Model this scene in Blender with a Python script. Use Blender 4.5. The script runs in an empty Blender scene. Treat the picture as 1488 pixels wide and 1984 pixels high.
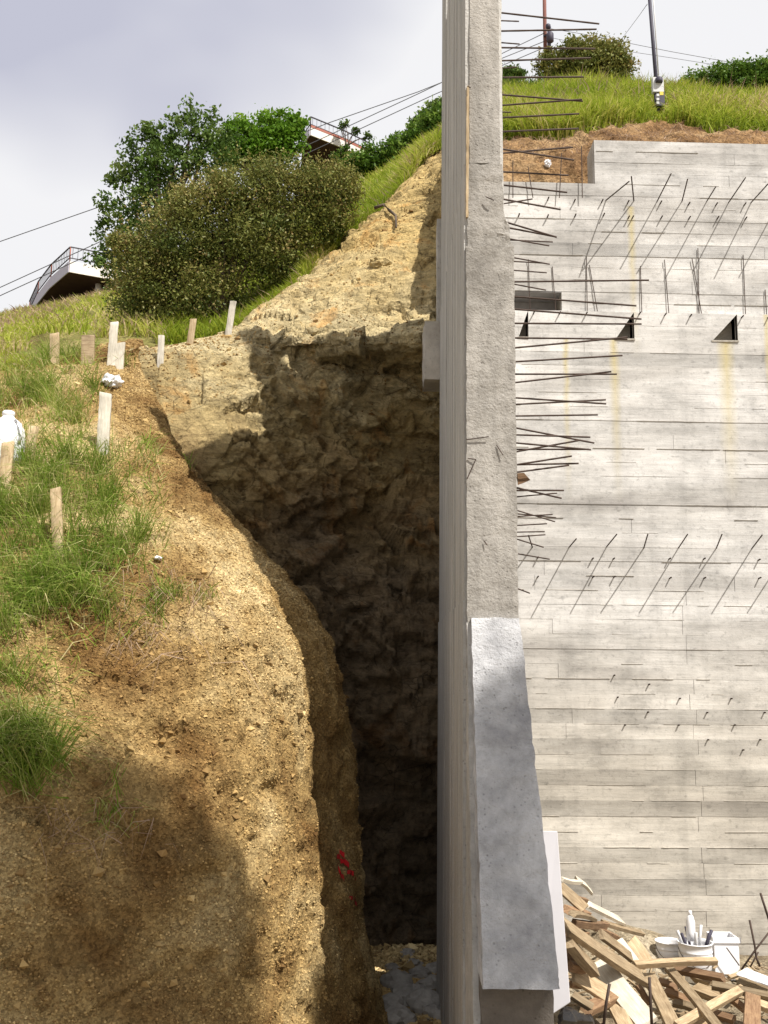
import bpy, bmesh, math, random
import numpy as np
from mathutils import Vector, Matrix
random.seed(7); RNG = np.random.default_rng(7)
SC = bpy.context.scene
COL = SC.collection

# ------------------------------------------------------------------ camera
FPX, CX, CY, CZ = 1950.0, 744.0, 992.0, 2.6
PITCH, ROLL = math.radians(9.0), math.radians(0.5)
Fv = np.array([0, math.cos(PITCH), math.sin(PITCH)])
U0 = np.array([0, -math.sin(PITCH), math.cos(PITCH)])
R0 = np.array([1.0, 0, 0])
Rv = R0 * math.cos(ROLL) + U0 * math.sin(ROLL)
Uv = U0 * math.cos(ROLL) - R0 * math.sin(ROLL)
cam_d = bpy.data.cameras.new('camera')
cam_d.sensor_fit = 'VERTICAL'; cam_d.sensor_height = 36.0
cam_d.lens = 36.0 * FPX / 1984.0
cam_d.clip_start = 0.05; cam_d.clip_end = 2000
cam = bpy.data.objects.new('camera', cam_d); COL.objects.link(cam)
cam.matrix_world = Matrix(((Rv[0], Uv[0], -Fv[0], 0), (Rv[1], Uv[1], -Fv[1], 0), (Rv[2], Uv[2], -Fv[2], CZ), (0, 0, 0, 1)))
SC.camera = cam

# ------------------------------------------------------------------ sun, sky, exposure
SUNV = Vector((0.91, -1.0, 1.75)).normalized()
sun_el = math.asin(SUNV.z); sun_az = math.atan2(SUNV.x, SUNV.y)
sd = bpy.data.lights.new('sun', 'SUN'); sd.energy = 4.9; sd.angle = math.radians(0.53); sd.color = (1.0, 0.95, 0.87)
sun = bpy.data.objects.new('sun', sd); COL.objects.link(sun)
sun.rotation_euler = SUNV.to_track_quat('Z', 'Y').to_euler(); sun.location = (20, -20, 40)
W = bpy.data.worlds.new('World'); SC.world = W; W.use_nodes = True
nt = W.node_tree; nt.nodes.clear()
def wn(t, **k):
    n = nt.nodes.new(t)
    for a, b in k.items(): setattr(n, a, b)
    return n
wo = wn('ShaderNodeOutputWorld'); bg = wn('ShaderNodeBackground'); bg.inputs['Strength'].default_value = 0.1
sky = wn('ShaderNodeTexSky', sky_type='NISHITA'); sky.sun_disc = False
sky.sun_elevation = sun_el; sky.sun_rotation = sun_az; sky.air_density = 1.0; sky.dust_density = 2.0
tc = wn('ShaderNodeTexCoord'); mp = wn('ShaderNodeMapping')
mp.inputs['Location'].default_value = (5.117, 0.226, 5.84); mp.inputs['Scale'].default_value = (1.0, 1.0, 1.7)
n1 = wn('ShaderNodeTexNoise'); n1.inputs['Scale'].default_value = 1.6; n1.inputs['Detail'].default_value = 4; n1.inputs['Roughness'].default_value = 0.42
n2 = wn('ShaderNodeTexNoise'); n2.inputs['Scale'].default_value = 0.9; n2.inputs['Detail'].default_value = 3
r1 = wn('ShaderNodeValToRGB'); r1.color_ramp.elements[0].position = 0.30; r1.color_ramp.elements[1].position = 0.45
r1.color_ramp.elements[0].color = (3.9, 3.98, 4.75, 1); r1.color_ramp.elements[1].color = (6.4, 6.4, 6.55, 1)
r2 = wn('ShaderNodeValToRGB'); r2.color_ramp.elements[0].position = 0.18; r2.color_ramp.elements[1].position = 0.34
mx = wn('ShaderNodeMixRGB')
L = nt.links.new
L(tc.outputs['Generated'], mp.inputs['Vector']); L(mp.outputs['Vector'], n1.inputs['Vector']); L(mp.outputs['Vector'], n2.inputs['Vector'])
L(n1.outputs['Fac'], r1.inputs['Fac']); L(n2.outputs['Fac'], r2.inputs['Fac'])
L(r2.outputs['Color'], mx.inputs['Fac']); L(sky.outputs['Color'], mx.inputs['Color1']); L(r1.outputs['Color'], mx.inputs['Color2'])
L(mx.outputs['Color'], bg.inputs['Color']); L(bg.outputs['Background'], wo.inputs['Surface'])
SC.view_settings.view_transform = 'Standard'; SC.view_settings.look = 'None'
SC.view_settings.exposure = 0.5; SC.view_settings.gamma = 1.0; SC.view_settings.use_curve_mapping = False

# ------------------------------------------------------------------ projection helpers (photo pixel -> point in the place)
def at(px, py, Y):
    u = (px - CX) / FPX; v = (CY - py) / FPX
    d = Fv + u * Rv + v * Uv
    d = d * (Y / d[1])
    return np.array([d[0], d[1], d[2] + CZ])
def proj(P):
    Q = np.asarray(P, float) - np.array([0, 0, CZ])
    dep = Q @ Fv
    return CX + FPX * (Q @ Rv) / dep, CY - FPX * (Q @ Uv) / dep, dep
def at_z(px, py, z):
    u = (px - CX) / FPX; v = (CY - py) / FPX
    d = Fv + u * Rv + v * Uv
    return d * ((z - CZ) / d[2]) + np.array([0, 0, CZ])

# ------------------------------------------------------------------ numpy noise
def _hash(i, j, k, s):
    h = (i.astype(np.int64) * 374761393 + j.astype(np.int64) * 668265263 + k.astype(np.int64) * 2147483647 + s * 974711) & 0xFFFFFFFF
    h = ((h ^ (h >> 13)) * 1274126177) & 0xFFFFFFFF
    h = ((h ^ (h >> 16)) * 2246822519) & 0xFFFFFFFF
    return ((h ^ (h >> 15)) & 0xFFFFFF) / float(0xFFFFFF)
def vnoise(P, s=0):
    i = np.floor(P); f = P - i; f = f * f * (3 - 2 * f); i = i.astype(np.int64)
    r = 0
    for a in (0, 1):
        for b in (0, 1):
            for c in (0, 1):
                w = (f[..., 0] if a else 1 - f[..., 0]) * (f[..., 1] if b else 1 - f[..., 1]) * (f[..., 2] if c else 1 - f[..., 2])
                r = r + w * _hash(i[..., 0] + a, i[..., 1] + b, i[..., 2] + c, s)
    return r * 2 - 1
def fbm(P, sc, oct=4, s=0, rough=0.5):
    r = 0; a = 1.0
    for o in range(oct):
        r = r + a * vnoise(P * sc + 13.7 * o, s + o); a *= rough; sc *= 2.03
    return r
def facets(P, sc, s=0):
    """blocky broken-rock relief: each cell a tilted plane, plus distance to the crack"""
    Q = P * sc; i = np.floor(Q).astype(np.int64)
    d1 = np.full(Q.shape[:-1], 9.0); d2 = d1.copy(); h = np.zeros_like(d1)
    for a in (-1, 0, 1):
        for b in (-1, 0, 1):
            for c in (-1, 0, 1):
                I, J, K = i[..., 0] + a, i[..., 1] + b, i[..., 2] + c
                ox = _hash(I, J, K, s + 1); oy = _hash(I, J, K, s + 2); oz = _hash(I, J, K, s + 3)
                dx = Q[..., 0] - I - ox; dy = Q[..., 1] - J - oy; dz = Q[..., 2] - K - oz
                d = np.sqrt(dx * dx + dy * dy + dz * dz)
                val = (_hash(I, J, K, s + 4) - .5) * 1.0 + dx * (_hash(I, J, K, s + 5) - .5) * 1.3 + dz * (_hash(I, J, K, s + 6) - .5) * 1.3
                m = d < d1
                d2 = np.where(m, d1, np.minimum(d2, d)); h = np.where(m, val, h); d1 = np.where(m, d, d1)
    return h, d2 - d1

# ------------------------------------------------------------------ mesh / object helpers
def mesh_np(name, V, F, mat=None, rnd=None, smooth=True):
    V = np.asarray(V, np.float32); F = np.asarray(F, np.int32)
    me = bpy.data.meshes.new(name); k = F.shape[1]
    me.vertices.add(len(V)); me.vertices.foreach_set('co', V.ravel())
    me.loops.add(F.size); me.loops.foreach_set('vertex_index', F.ravel())
    me.polygons.add(len(F)); me.polygons.foreach_set('loop_start', np.arange(0, F.size, k, dtype=np.int32))
    me.polygons.foreach_set('use_smooth', np.full(len(F), smooth))
    me.update(calc_edges=True)
    if rnd is not None:
        a = me.attributes.new('rnd', 'FLOAT', 'POINT'); a.data.foreach_set('value', np.asarray(rnd, np.float32))
    if mat: me.materials.append(mat)
    me.validate()
    return me
def link(name, me, parent=None, **props):
    o = bpy.data.objects.new(name, me); COL.objects.link(o)
    if parent is not None:
        o.parent = parent; o.matrix_parent_inverse = parent.matrix_basis.inverted()
    for k, v in props.items(): o[k] = v
    return o
def thing(name, label, cat, loc, group=None):
    o = bpy.data.objects.new(name, None); COL.objects.link(o); o.location = Vector(loc); o.empty_display_size = .2
    o['label'] = label; o['category'] = cat
    if group: o['group'] = group
    bpy.context.view_layer.update() if False else None
    return o
def tag(o, label, cat, group=None, kind=None):
    o['label'] = label; o['category'] = cat
    if group: o['group'] = group
    if kind: o['kind'] = kind
    return o
def hexa(name, c, mat, parent=None, cuts=0, amp=0.0, nsc=12.0, bevel=0.0, seed=0):
    """box from 8 corners (bottom ring of 4, top ring of 4), optionally subdivided and roughened"""
    bm = bmesh.new(); v = [bm.verts.new(tuple(p)) for p in c]
    for f in ((3, 2, 1, 0), (4, 5, 6, 7), (0, 1, 5, 4), (1, 2, 6, 5), (2, 3, 7, 6), (3, 0, 4, 7)):
        bm.faces.new([v[i] for i in f])
    if bevel: bmesh.ops.bevel(bm, geom=bm.edges[:], offset=bevel, segments=1, affect='EDGES', profile=.5)
    if cuts:
        for it in range(12):
            es = [e for e in bm.edges if e.calc_length() > cuts]
            if not es: break
            bmesh.ops.subdivide_edges(bm, edges=es, cuts=1, use_grid_fill=True)
        bmesh.ops.triangulate(bm, faces=[f for f in bm.faces if len(f.verts) > 4])
    bm.normal_update()
    if amp:
        P = np.array([q.co[:] for q in bm.verts]); N = np.array([q.normal[:] for q in bm.verts])
        d = fbm(P + seed, nsc, 3, seed) * amp
        for q, n, a in zip(bm.verts, N, d): q.co += Vector(n) * float(a)
    if amp:
        for f in bm.faces: f.smooth = True
    me = bpy.data.meshes.new(name); bm.to_mesh(me); bm.free(); me.materials.append(mat)
    if amp: me.set_sharp_from_angle(angle=math.radians(48))
    return link(name, me, parent)
def box(name, a, b, mat, parent=None, **k):
    (x0, y0, z0), (x1, y1, z1) = a, b
    return hexa(name, [(x0, y0, z0), (x1, y0, z0), (x1, y1, z0), (x0, y1, z0), (x0, y0, z1), (x1, y0, z1), (x1, y1, z1), (x0, y1, z1)], mat, parent, **k)
def tube_arrays(pts, r, n=6):
    pts = [Vector(p) for p in pts]; rs = r if isinstance(r, (list, tuple)) else [r] * len(pts)
    V = []; F = []
    for i, p in enumerate(pts):
        t = (pts[min(i + 1, len(pts) - 1)] - pts[max(i - 1, 0)]).normalized()
        a = t.orthogonal().normalized(); b = t.cross(a)
        for k in range(n):
            w = 2 * math.pi * k / n; V.append(p + (a * math.cos(w) + b * math.sin(w)) * rs[i])
    for i in range(len(pts) - 1):
        for k in range(n):
            F.append((i * n + k, i * n + (k + 1) % n, (i + 1) * n + (k + 1) % n, (i + 1) * n + k))
    e = len(V); V.append(pts[0]); V.append(pts[-1]); m = (len(pts) - 1) * n
    for k in range(n):
        F.append((e, (k + 1) % n, k, k)); F.append((e + 1, m + k, m + (k + 1) % n, m + (k + 1) % n))
    return [tuple(v) for v in V], F
def tube(name, pts, r, mat, parent=None, n=6):
    V, F = tube_arrays(pts, r, n); F = [tuple(dict.fromkeys(f)) for f in F]
    me = bpy.data.meshes.new(name); me.from_pydata(V, [], F); me.materials.append(mat)
    for p in me.polygons: p.use_smooth = True
    return link(name, me, parent)
def lathe(name, prof, c, mat, parent=None, n=20):
    V = []; F = []
    for r, z in prof:
        for k in range(n):
            a = 2 * math.pi * k / n; V.append((c[0] + r * math.cos(a), c[1] + r * math.sin(a), c[2] + z))
    for i in range(len(prof) - 1):
        for k in range(n): F.append((i * n + k, i * n + (k + 1) % n, (i + 1) * n + (k + 1) % n, (i + 1) * n + k))
    F.append(tuple(reversed(range(n)))) ; F.append(tuple(range((len(prof) - 1) * n, len(prof) * n)))
    me = bpy.data.meshes.new(name); me.from_pydata(V, [], F); me.materials.append(mat)
    for p in me.polygons: p.use_smooth = len(p.vertices) == 4
    return link(name, me, parent)

# ------------------------------------------------------------------ materials
class NB:
    def __init__(s, name):
        s.m = bpy.data.materials.new(name); s.m.use_nodes = True; s.t = s.m.node_tree; s.t.nodes.clear()
        s.out = s.n('ShaderNodeOutputMaterial'); s.geo = s.n('ShaderNodeNewGeometry')
    def n(s, t, **k):
        q = s.t.nodes.new(t)
        for a, b in k.items(): setattr(q, a, b)
        return q
    def l(s, a, b): s.t.links.new(a, b)
    def pos(s, scale=(1, 1, 1), loc=(0, 0, 0), rot=(0, 0, 0)):
        m = s.n('ShaderNodeMapping'); m.inputs['Scale'].default_value = scale; m.inputs['Location'].default_value = loc; m.inputs['Rotation'].default_value = rot
        s.l(s.geo.outputs['Position'], m.inputs['Vector']); return m.outputs['Vector']
    def noise(s, scale, detail=4, rough=.5, vec=None, dist=0):
        q = s.n('ShaderNodeTexNoise'); q.inputs['Scale'].default_value = scale; q.inputs['Detail'].default_value = detail
        q.inputs['Roughness'].default_value = rough; q.inputs['Distortion'].default_value = dist
        s.l(vec if vec is not None else s.geo.outputs['Position'], q.inputs['Vector']); return q.outputs['Fac']
    def vor(s, scale, vec=None, feature='F1'):
        q = s.n('ShaderNodeTexVoronoi', feature=feature); q.inputs['Scale'].default_value = scale
        s.l(vec if vec is not None else s.geo.outputs['Position'], q.inputs['Vector']); return q
    def ramp(s, fac, stops):
        r = s.n('ShaderNodeValToRGB'); e = r.color_ramp.elements
        while len(e) < len(stops): e.new(.5)
        for q, (p, c) in zip(e, stops):
            q.position = p; q.color = (c[0], c[1], c[2], 1) if not isinstance(c, (int, float)) else (c, c, c, 1)
        s.l(fac, r.inputs['Fac']); return r.outputs['Color']
    def mix(s, fac, a, b, mode='MIX'):
        q = s.n('ShaderNodeMixRGB', blend_type=mode)
        for v, i in ((fac, 0), (a, 1), (b, 2)):
            if isinstance(v, (int, float)): q.inputs[i].default_value = v if i == 0 else (v, v, v, 1)
            elif isinstance(v, tuple): q.inputs[i].default_value = (v[0], v[1], v[2], 1)
            else: s.l(v, q.inputs[i])
        return q.outputs['Color']
    def math(s, op, a, b=0.0):
        q = s.n('ShaderNodeMath', operation=op)
        for i, v in enumerate((a, b)):
            if isinstance(v, (int, float)): q.inputs[i].default_value = v
            else: s.l(v, q.inputs[i])
        return q.outputs[0]
    def bump(s, h, strength=.5, dist=.02, normal=None):
        q = s.n('ShaderNodeBump'); q.inputs['Strength'].default_value = strength; q.inputs['Distance'].default_value = dist
        s.l(h, q.inputs['Height'])
        if normal is not None: s.l(normal, q.inputs['Normal'])
        return q.outputs['Normal']
    def attr(s, name='rnd'):
        q = s.n('ShaderNodeAttribute'); q.attribute_name = name; return q.outputs['Fac']
    def orand(s): return s.n('ShaderNodeObjectInfo').outputs['Random']
    def finish(s, color, rough=.9, normal=None, metal=0.0, spec=.3, transl=0.0):
        p = s.n('ShaderNodeBsdfPrincipled'); p.inputs['Roughness'].default_value = rough; p.inputs['Metallic'].default_value = metal
        p.inputs['Specular IOR Level'].default_value = spec
        if isinstance(color, tuple): p.inputs['Base Color'].default_value = (*color, 1)
        else: s.l(color, p.inputs['Base Color'])
        if normal is not None: s.l(normal, p.inputs['Normal'])
        sh = p.outputs[0]
        if transl:
            t = s.n('ShaderNodeBsdfTranslucent'); m = s.n('ShaderNodeMixShader'); m.inputs[0].default_value = transl
            if isinstance(color, tuple): t.inputs['Color'].default_value = (*color, 1)
            else: s.l(color, t.inputs['Color'])
            s.l(sh, m.inputs[1]); s.l(t.outputs[0], m.inputs[2]); sh = m.outputs[0]
        s.l(sh, s.out.inputs['Surface']); return s.m

def m_soil(name, a, b, c, fine=60, bstr=.9, patch=1.1, bd=.02):
    q = NB(name)
    base = q.ramp(q.noise(patch, 5, .6, dist=.6), [(.36, a), (.50, b), (.66, c)])
    sp = q.vor(fine); speck = q.ramp(sp.outputs['Color'], [(0, (.42, .38, .33)), (.5, (.92, .90, .86)), (1, (1.5, 1.48, 1.42))])
    col = q.mix(.85, base, speck, 'MULTIPLY')
    col = q.mix(.55, col, q.ramp(q.noise(9, 6, .7), [(.3, .45), (.5, 1.0), (.7, 1.25)]), 'MULTIPLY')
    nrm = q.bump(q.noise(22, 7, .72), bstr, bd * 2); nrm = q.bump(sp.outputs['Distance'], .6, bd * .5, nrm)
    return q.finish(col, .95, nrm, spec=.15)
def m_rock(name):
    q = NB(name)
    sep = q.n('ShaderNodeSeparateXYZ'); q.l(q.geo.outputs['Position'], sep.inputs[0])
    # rock tones by height, trench shade and shelf light painted in; wavering limits
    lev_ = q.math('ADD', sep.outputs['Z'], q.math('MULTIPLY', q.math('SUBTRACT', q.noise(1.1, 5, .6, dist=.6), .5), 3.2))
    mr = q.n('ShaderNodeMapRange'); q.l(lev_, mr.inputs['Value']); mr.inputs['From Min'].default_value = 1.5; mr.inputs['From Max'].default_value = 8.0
    height_shade = q.ramp(mr.outputs[0], [(.0, (.20, .15, .095)), (.30, (.27, .20, .12)), (.46, (.36, .255, .12)), (.58, (.52, .40, .195)), (.72, (.70, .585, .345)), (1, (.64, .475, .21))])
    var = q.ramp(q.noise(.9, 5, .6, dist=.8), [(.28, .62), (.5, 1.0), (.68, 1.15)])
    base = q.mix(.8, height_shade, var, 'MULTIPLY')
    rust = q.ramp(q.noise(1.7, 5, .6, q.pos(loc=(3, 7, 1)), 1.0), [(.56, 0), (.68, 1)])
    base = q.mix(q.math('MULTIPLY', rust, .55), base, q.mix(1.0, base, (1.0, .62, .28), 'MULTIPLY'))
    base = q.mix(.85, base, q.ramp(q.noise(6, 9, .8, q.pos(scale=(1, 1, 1.8), rot=(.2, .4, 0)), .6), [(.34, .22), (.46, .8), (.56, 1.1), (.68, 1.5)]), 'MULTIPLY')
    crk = q.vor(3.4, q.pos(scale=(1, 1, 1.7), rot=(.3, .5, .2)), 'DISTANCE_TO_EDGE').outputs['Distance']
    base = q.mix(q.ramp(q.noise(2.2, 3), [(.45, 0), (.6, .7)]), base, q.mix(1.0, base, q.ramp(crk, [(0, .2), (.03, 1)]), 'MULTIPLY'))
    band = q.ramp(q.noise(2.4, 6, .65, q.pos(scale=(.5, .5, 5), rot=(.15, .45, 0)), .8), [(.40, .6), (.5, 1.05)])
    base = q.mix(.5, base, band, 'MULTIPLY')
    nrm = q.bump(q.noise(9, 9, .75), 1.0, .10); nrm = q.bump(q.vor(28).outputs['Distance'], .55, .02, nrm)
    return q.finish(base, .93, nrm, spec=.15)
def m_concrete(name, lo, hi, streak=(1, 1, 1), bscale=40, bstr=.35, objvar=0.0, pits=True):
    q = NB(name)
    col = q.ramp(q.noise(1.3, 6, .65, q.pos(scale=streak), .4), [(.32, lo), (.62, hi)])
    col = q.mix(.5, col, q.ramp(q.noise(11, 6, .7, q.pos(scale=streak)), [(.3, .62), (.55, 1.05), (.7, 1.15)]), 'MULTIPLY')
    if objvar: col = q.mix(1.0, col, q.ramp(q.orand(), [(0, 1 - objvar), (.35, .97), (1, 1.06)]), 'MULTIPLY')
    h = q.noise(bscale, 7, .7)
    nrm = q.bump(h, bstr, .02)
    if pits:
        pit = q.ramp(q.vor(34).outputs['Distance'], [(.10, .1), (.26, 1)])
        sel = q.ramp(q.noise(9, 4, .6), [(.46, 0), (.56, 1)])
        pm = q.mix(sel, (1, 1, 1), pit)
        col = q.mix(.35, col, pm, 'MULTIPLY'); nrm = q.bump(pm, .4, .008, nrm)
    return q.finish(col, .88, nrm, spec=.25)
def m_boardwall():
    q = NB('board_formed_concrete')
    col = q.ramp(q.noise(1.0, 6, .62, q.pos(scale=(.30, 1, 1.7)), .5), [(.30, (.335, .32, .305)), (.45, (.46, .445, .425)), (.62, (.635, .622, .605))])
    # grain of the boards pressed into the concrete, board by board
    grain = q.ramp(q.noise(3.2, 7, .7, q.pos(scale=(.35, 1, 9))), [(.3, .70), (.5, 1.0), (.68, 1.10)])
    col = q.mix(.55, col, grain, 'MULTIPLY')
    col = q.mix(.6, col, q.ramp(q.noise(2.6, 8, .72, q.pos(scale=(.7, 1, 1.2), loc=(4, 2, 9)), .2), [(.36, .58), (.48, .95), (.60, 1.16)]), 'MULTIPLY')
    drip = q.ramp(q.noise(2.2, 5, .6, q.pos(scale=(2.4, 1, .22), loc=(1, 5, 2)), .2), [(.36, .78), (.50, 1.0)])
    col = q.mix(.5, col, drip, 'MULTIPLY')
    spot = q.ramp(q.noise(15, 4, .6, q.pos(scale=(.7, 1, 1.3))), [(.30, .5), (.38, 1.0)]); col = q.mix(.5, col, spot, 'MULTIPLY')
    col = q.mix(1.0, col, q.n('ShaderNodeObjectInfo').outputs['Color'], 'MULTIPLY')
    # lower courses were cast from a warmer, yellower batch
    sep = q.n('ShaderNodeSeparateXYZ'); q.l(q.geo.outputs['Position'], sep.inputs[0])
    low = q.ramp(q.math('ADD', sep.outputs['Z'], q.math('MULTIPLY', q.noise(.8, 2), .8)), [(0, 1), (1, 0)])
    mr = q.n('ShaderNodeMapRange'); q.l(sep.outputs['Z'], mr.inputs['Value'])
    mr.inputs['From Min'].default_value = 1.6; mr.inputs['From Max'].default_value = 3.2; mr.inputs['To Min'].default_value = 1; mr.inputs['To Max'].default_value = 0
    col = q.mix(q.math('MULTIPLY', mr.outputs[0], .8), col, q.mix(1.0, col, (.95, .90, .80), 'MULTIPLY'))
    # rust-yellow runs below the pockets
    runs = None
    for X, Z, wd in STAINS:
        dx = q.math('ABSOLUTE', q.math('SUBTRACT', q.math('ADD', sep.outputs['X'], q.math('MULTIPLY', q.noise(5, 3), .05)), X + .025))
        a = q.ramp(q.math('DIVIDE', dx, wd), [(0, 1), (1, 0)])
        z = q.n('ShaderNodeMapRange'); q.l(sep.outputs['Z'], z.inputs['Value'])
        z.inputs['From Min'].default_value = Z - 1.7; z.inputs['From Max'].default_value = Z - .1; z.inputs['To Min'].default_value = 0; z.inputs['To Max'].default_value = 1
        k = q.n('ShaderNodeMath', operation='LESS_THAN'); q.l(sep.outputs['Z'], k.inputs[0]); k.inputs[1].default_value = Z
        f = q.math('MULTIPLY', q.math('MULTIPLY', a, z.outputs[0]), k.outputs[0])
        runs = f if runs is None else q.math('MAXIMUM', runs, f)
    col = q.mix(q.math('MULTIPLY', runs, .75), col, (.50, .42, .20))
    col = q.mix(.5, col, q.ramp(q.noise(26, 5, .7), [(.32, .55), (.45, 1)]), 'MULTIPLY')
    nrm = q.bump(q.noise(3.2, 8, .75, q.pos(scale=(.8, 1, 10))), .4, .010); nrm = q.bump(q.noise(60, 4, .7), .3, .006, nrm)
    return q.finish(col, .9, nrm, spec=.2)
def m_wood(name, a, b, axis=(1, 1, 1), objvar=.35, rough=.75):
    q = NB(name); tcn = q.n('ShaderNodeTexCoord'); mpn = q.n('ShaderNodeMapping'); mpn.inputs['Scale'].default_value = axis
    q.l(tcn.outputs['Object'], mpn.inputs['Vector'])
    col = q.ramp(q.noise(6, 6, .65, mpn.outputs['Vector'], .6), [(.3, a), (.65, b)])
    col = q.mix(1.0, col, q.ramp(q.orand(), [(0, 1 - objvar), (1, 1.12)]), 'MULTIPLY')
    col = q.mix(.5, col, q.ramp(q.noise(4, 4, .6), [(.35, .5), (.55, 1)]), 'MULTIPLY')
    return q.finish(col, rough, q.bump(q.noise(20, 5, .6, mpn.outputs['Vector']), .4, .006), spec=.25)
def m_leaf(name, stops, transl=.3, rough=.55):
    q = NB(name); col = q.ramp(q.attr(), stops)
    return q.finish(col, rough, None, spec=.12, transl=transl)
def m_plain(name, c, rough=.6, metal=0, var=.25, sc=14):
    q = NB(name); col = q.mix(var * 2, c, q.ramp(q.noise(sc, 5, .6), [(.3, .55), (.6, 1.1)]), 'MULTIPLY')
    return q.finish(col, rough, q.bump(q.noise(sc * 3, 4), .15, .004), metal, .3)

M = {}
M['mound'] = m_soil('golden_gravel_soil', (.20, .115, .04), (.39, .27, .115), (.60, .475, .26), 75, 1.0, .8)
M['hill'] = m_soil('grassy_soil', (.13, .11, .035), (.20, .19, .06), (.30, .24, .11), 40, .8, .9)
M['terrace'] = m_soil('brown_soil', (.15, .085, .04), (.27, .165, .08), (.36, .25, .14), 45, .9, 1.6)
M['ground'] = m_soil('site_dirt', (.20, .16, .11), (.33, .28, .20), (.42, .37, .29), 55, .8, 1.4)
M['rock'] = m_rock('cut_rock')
M['stem'] = m_concrete('end_face_concrete', (.20, .185, .165), (.43, .405, .37), (1.6, 1.6, .55), 38, .75)
M['wing'] = m_concrete('wing_concrete', (.30, .30, .315), (.64, .64, .65), (1.5, 1.5, 1.2), 55, .9)
M['foot'] = m_concrete('dark_base_concrete', (.07, .058, .05), (.17, .15, .13), (1, 1, 1), 40, .7)  # darker tone for the base below the sloping foot
M['recess'] = m_plain('recess_concrete', (.30, .29, .29), .9, 0, .2)
M['lip'] = m_concrete('lip_concrete', (.34, .33, .31), (.52, .50, .47), (1, 1, 1), 60, .6)
M['sideform'] = m_concrete('form_side_concrete', (.33, .32, .30), (.49, .475, .45), (3, 5, .5), 30, .6)
M['stub'] = m_concrete('stub_concrete', (.30, .28, .25), (.46, .43, .39), (1, 1, 1), 40, .4)
M['core'] = m_concrete('wall_core_concrete', (.30, .27, .23), (.42, .39, .34), (1, 1, 2), 40, .4)
M['core_pale'] = m_concrete('fin_concrete', (.42, .39, .34), (.60, .56, .49), (1, 1, 1), 50, .3)
M['rebar'] = m_plain('rusty_steel', (.075, .052, .042), .7, .3, .3, 30)
M['lumber'] = m_wood('fresh_lumber', (.28, .19, .105), (.57, .44, .28), (1.2, 14, 14), .55)
M['lumber_red'] = m_wood('reddish_lumber', (.17, .09, .05), (.36, .23, .13), (1.2, 14, 14), .35)
M['lumber_pale'] = m_wood('pale_lumber', (.56, .48, .36), (.78, .72, .60), (1.2, 14, 14), .15)
M['stake'] = m_wood('stake_wood', (.36, .25, .13), (.60, .47, .30), (14, 14, 1.5), .25)
M['stake_pale'] = m_wood('weathered_stake_wood', (.46, .42, .34), (.68, .63, .54), (14, 14, 1.5), .15)
M['white'] = m_plain('white_plastic', (.78, .78, .80), .45, 0, .06)
M['panel'] = m_plain('white_board', (.50, .49, .515), .6, 0, .05, 4)
M['black'] = m_plain('black_plastic', (.012, .012, .014), .35, 0, .2)
M['spray'] = m_plain('red_spray_paint', (.55, .015, .02), .6, 0, .1)
M['pole_red'] = m_plain('red_brown_pole', (.20, .085, .07), .8, 0, .2)
M['pole_dark'] = m_plain('dark_pole', (.055, .05, .075), .6, 0, .2)
M['box_grey'] = m_plain('grey_enamel', (.55, .55, .56), .5, 0, .1)
M['yellow'] = m_plain('yellow_tag', (.65, .5, .06), .5, 0, .05)
M['wire'] = m_plain('cable', (.06, .06, .065), .6, 0, .05)
M['fascia'] = m_plain('white_fascia', (.70, .66, .62), .7, 0, .1, 3)
M['fascia_red'] = m_plain('red_brown_trim', (.34, .12, .09), .7, 0, .15, 5)
M['soffit'] = m_plain('dark_soffit', (.055, .03, .03), .9, 0, .2, 3)
M['rail'] = m_plain('iron_rail', (.055, .05, .06), .6, .2, .1)
M['mesh'] = m_plain('pale_rail_panel', (.42, .40, .48), .6, 0, .1)
M['bark'] = m_plain('bark', (.12, .09, .065), .95, 0, .3)
def m_pebble():
    q = NB('pebbles'); base = q.ramp(q.noise(.8, 5, .6, dist=.6), [(.36, (.20, .115, .04)), (.50, (.39, .27, .115)), (.66, (.60, .475, .26))])
    col = q.mix(1.0, base, q.ramp(q.attr(), [(0, (.50, .44, .38)), (.5, (.95, .93, .88)), (.9, (1.25, 1.24, 1.2)), (1, (1.4, 1.45, 1.5))]), 'MULTIPLY')
    return q.finish(col, .85, q.bump(q.noise(90, 4), .3, .004), spec=.25)
M['pebble'] = m_pebble()
M['grass'] = m_leaf('fresh_grass', [(0, (.06, .12, .012)), (.45, (.13, .21, .025)), (.8, (.24, .29, .05)), (1, (.42, .36, .16))], .35)
M['grass_mound'] = m_leaf('clump_grass', [(0, (.10, .185, .022)), (.45, (.22, .32, .045)), (.75, (.38, .41, .12)), (1, (.62, .53, .29))], .3)
M['grass_lime'] = m_leaf('lime_grass', [(0, (.12, .185, .015)), (.45, (.27, .345, .03)), (.8, (.44, .45, .085)), (1, (.55, .43, .25))], .4)
M['straw'] = m_leaf('seed_heads', [(0, (.30, .20, .13)), (1, (.46, .34, .25))], .3, .8)
M['leaf_olive'] = m_leaf('olive_leaves', [(0, (.06, .085, .018)), (.4, (.15, .17, .042)), (.75, (.25, .235, .07)), (1, (.36, .27, .12))], .22, .45)
M['leaf_green'] = m_leaf('green_leaves', [(0, (.035, .075, .012)), (.5, (.085, .165, .022)), (1, (.20, .29, .05))], .3, .4)
M['leaf_dark'] = m_leaf('dark_leaves', [(0, (.035, .065, .014)), (.5, (.085, .145, .028)), (1, (.22, .29, .085))], .25, .35)
M['leaf_lime'] = m_leaf('lime_leaves', [(0, (.06, .14, .012)), (.5, (.12, .24, .02)), (1, (.24, .36, .05))], .35, .45)

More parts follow.
